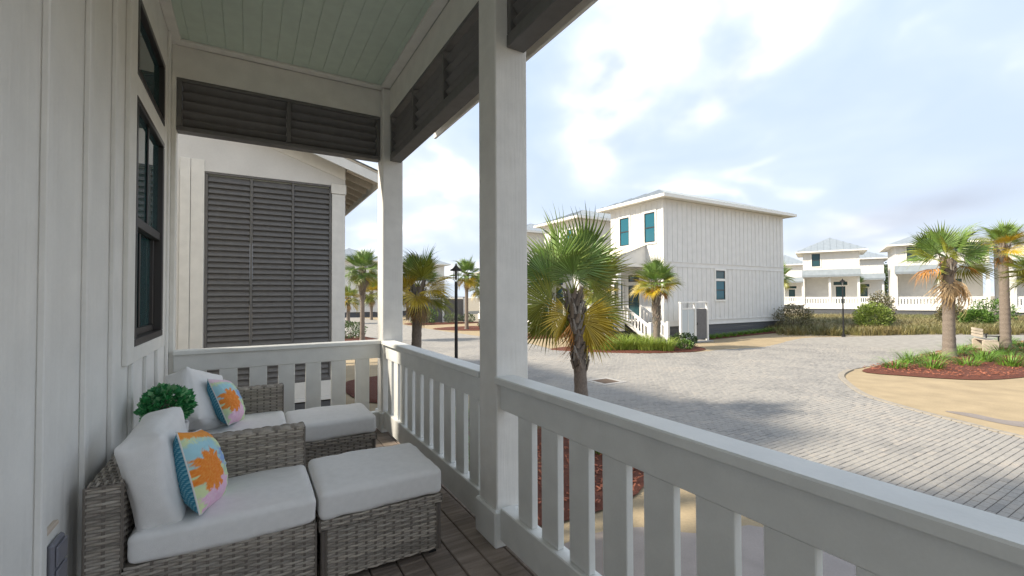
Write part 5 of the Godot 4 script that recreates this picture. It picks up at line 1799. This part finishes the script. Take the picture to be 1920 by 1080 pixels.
	for k in 11:
		spots.append([Vector2(13.5 + 0.25 * k, -15.4 + 0.19 * k + rng.randf_range(-0.2, 0.2)), 0.75, gr])
	for k in 9:
		spots.append([Vector2(13.9 + 0.28 * k, -16.3 + 0.2 * k + rng.randf_range(-0.2, 0.2)), 0.85, gr])
	for k in spots.size():
		var s = spots[k]
		var first: bool = k < 11
		var idx: int = k if first else k - 11
		var ord := ORD
		grass_clump(s[0], s[1], 120 + k % 3, s[2], "yellow-green grass, %s from left in %s row beside the house palm" % [ord[idx], "front" if first else "back"], 0.9)
	# island grass
	var isl := [[18.0, -6.25], [18.8, -5.6], [19.6, -6.4], [20.4, -5.2], [21.2, -6.2], [21.9, -5.2], [22.9, -5.3], [23.6, -6.3], [24.4, -5.2], [24.9, -6.4], [26.0, -5.0], [26.6, -6.3], [27.8, -5.4], [28.6, -6.0], [21.3, -4.4], [23.4, -4.2], [25.4, -4.2]]
	for k in isl.size():
		var ord2 := ORD
		grass_clump(Vector2(isl[k][0], isl[k][1]), 0.46 + 0.08 * (k % 3), 140 + k % 3, gi, "green grass tuft on the palm island, %s from its left tip" % ord2[k], 0.95)
	# near bed, seen between the balusters
	var nb := [[2.6, -4.9], [2.9, -5.9], [3.9, -6.4], [2.6, -7.2], [4.6, -5.3], [3.3, -7.6]]
	for k in nb.size():
		grass_clump(Vector2(nb[k][0], nb[k][1]), 0.55, 160 + k % 3, gi, "green tuft in the near mulch bed behind the balusters, %s from the house" % ["first", "third", "fifth", "second", "sixth", "fourth"][k], 0.6)
	# row of grass along the shaded wall
	for k in 14:
		grass_clump(Vector2(21.6 + k * 0.65, -15.95), 0.32, 180 + k % 3, gi, "low grass tuft under the shaded batten wall, %s from the shower stall" % ORD[k], 0.55)
	# shrubs
	var dark := [Color(0.035, 0.075, 0.02), Color(0.06, 0.11, 0.03), Color(0.09, 0.13, 0.04)]
	var lush := [Color(0.08, 0.17, 0.025), Color(0.13, 0.22, 0.04), Color(0.06, 0.12, 0.02)]
	var dry := [Color(0.16, 0.14, 0.06), Color(0.11, 0.12, 0.045), Color(0.20, 0.17, 0.09)]
	shrub(Vector3(17.6, 0.05, -14.1), "low leafy shrub in front of the shower stall", Vector3(0.75, 0.32, 0.5), 71, dark, 700, 0.10)
	shrub(Vector3(16.9, 0.05, -13.5), "small light green shrub right of the house palm", Vector3(0.4, 0.2, 0.35), 72, lush, 320, 0.10)
	shrub(Vector3(13.0, 0.05, -16.0), "tiny bright green plant at the left tip of the house bed", Vector3(0.22, 0.18, 0.22), 73, lush, 120, 0.10)
	shrub(Vector3(5.0, 0.05, -27.4), "rounded grey-green bush beside the slim palm", Vector3(1.0, 0.5, 1.1), 74, [Color(0.07, 0.13, 0.04), Color(0.12, 0.17, 0.07)], 1200, 0.10)
	shrub(Vector3(14.3, 0.05, -23.4), "dark green bush left of the palm-hidden stairs", Vector3(0.5, 0.35, 0.5), 75, dark, 400, 0.1)
	shrub(Vector3(16.4, 0.05, -21.0), "leafy bush below the porch corner behind the big trunk", Vector3(0.6, 0.75, 0.6), 76, lush, 600, 0.11)
	shrub(Vector3(14.2, 0.05, -39.4), "bright green bush before the bin enclosure, left", Vector3(0.9, 0.75, 0.7), 77, lush, 500, 0.14)
	shrub(Vector3(16.4, 0.05, -38.9), "grey-green low bush before the bin enclosure, middle", Vector3(0.9, 0.45, 0.6), 78, [Color(0.16, 0.2, 0.1), Color(0.12, 0.18, 0.08)], 420, 0.13)
	shrub(Vector3(18.0, 0.05, -38.9), "dark low bush before the bin enclosure, right", Vector3(0.7, 0.4, 0.5), 79, dark, 320, 0.13)
	shrub(Vector3(12.8, 0.0, -38.6), "small bush at the left end of the bin enclosure", Vector3(0.5, 0.6, 0.5), 80, lush, 320, 0.13)
	shrub(Vector3(15.2, 0.05, -30.0), "low round bush beside the distant palm", Vector3(0.5, 0.3, 0.5), 81, dark, 300, 0.11)
	shrub(Vector3(32.4, hgt(32.4), -12.3), "large bright green bush at the meadow edge behind the lamp", Vector3(1.0, 0.85, 0.95), 82, [Color(0.17, 0.24, 0.04), Color(0.22, 0.27, 0.06), Color(0.12, 0.17, 0.035)], 4200, 0.10)
	shrub(Vector3(30.0, hgt(30.0), -15.6), "dry olive bush against the cottage's far corner", Vector3(1.3, 0.85, 1.0), 83, dry, 3000, 0.08)
	shrub(Vector3(38.5, 0.34, -9.3), "green bush in the meadow right of the tall palm trunk", Vector3(0.85, 0.6, 0.8), 84, lush, 3000, 0.10)
	shrub(Vector3(39.5, 0.34, -10.8), "darker twiggy bush in the meadow beside the green bush", Vector3(0.7, 0.8, 0.7), 85, dry, 2200, 0.10)
	shrub(Vector3(34.6, 0.3, -12.75), "tall twiggy olive bush in the meadow behind the bright bush", Vector3(0.75, 1.2, 0.7), 86, dry, 2200, 0.10)
	shrub(Vector3(44.5, 0.34, -10.0), "low bush at the right end of the meadow", Vector3(1.4, 0.9, 1.2), 87, lush, 2000, 0.11)
	# meadow: nobody could count the blades
	var mm := MultiMesh.new()
	mm.transform_format = MultiMesh.TRANSFORM_3D
	mm.use_colors = true
	mm.mesh = clump_mesh(201, 0.6, 26, 0.5, Color(1, 1, 1), Color(0.8, 0.8, 0.8))
	var poly := PackedVector2Array([Vector2(26.6, -14.6), Vector2(28.6, -12.2), Vector2(32.2, -9.9), Vector2(35.4, -6.8), Vector2(38.2, -3.0), Vector2(54, -3), Vector2(54.5, -10.8), Vector2(50.5, -17.2), Vector2(44, -24.5), Vector2(31, -19)])
	mm.instance_count = 6500
	var f := FastNoiseLite.new()
	f.seed = 3
	f.frequency = 0.15
	var i := 0
	while i < mm.instance_count:
		var w := Vector2(rng.randf_range(26, 54), rng.randf_range(-24.5, -3))
		if not Geometry2D.is_point_in_polygon(w, poly):
			continue
		var bas := Basis(Vector3.UP, rng.randf() * TAU).scaled(Vector3.ONE * rng.randf_range(0.6, 1.25))
		mm.set_instance_transform(i, Transform3D(bas, Vector3(w.x, hgt(w.x) - 0.05, w.y)))
		var n := f.get_noise_2d(w.x, w.y) + rng.randf_range(-0.25, 0.25)
		var cc := Color(0.34, 0.27, 0.115).lerp(Color(0.19, 0.20, 0.06), clampf(0.45 + n, 0.0, 1.0))
		mm.set_instance_color(i, cc)
		i += 1
	var o := MultiMeshInstance3D.new()
	o.multimesh = mm
	o.material_override = M.leaf
	o.name = "meadow_grass"
	add_child(o)
	tag(o, "tall dry olive and tan grass between the road and the far cottages", "grass", "", "stuff")
	# far wood between the shaded cottage and the far row
	for k in 12:
		broad_tree(Vector3(86 + (k % 3) * 5.0, 0.3, -60.0 + k * 2.6), "dark far tree rising between the cottages, %s from the left" % ORD[k], rng.randf_range(6.0, 8.5), rng.randf_range(2.6, 3.6), 400 + k)
	for k in 8:
		broad_tree(Vector3(-2.0 + k * 4.5, 0.0, -92.0 - (k % 2) * 5.0), "far tree at the end of the street, %s from the left" % ORD[k], rng.randf_range(4.0, 5.5), rng.randf_range(2.4, 3.2), 430 + k)

func grass_clump(w: Vector2, ht: float, sd: int, cols: Array, label: String, spread: float) -> void:
	var o := part(self, numbered("grass_clump"), clump_mesh(sd, ht, 130, spread, cols[1], cols[0]), M.leaf, Vector3(w.x, hgt(w.x) + 0.03, w.y), Basis(Vector3.UP, rng.randf() * TAU))
	tag(o, label, "grass", "clumps of ornamental grass")
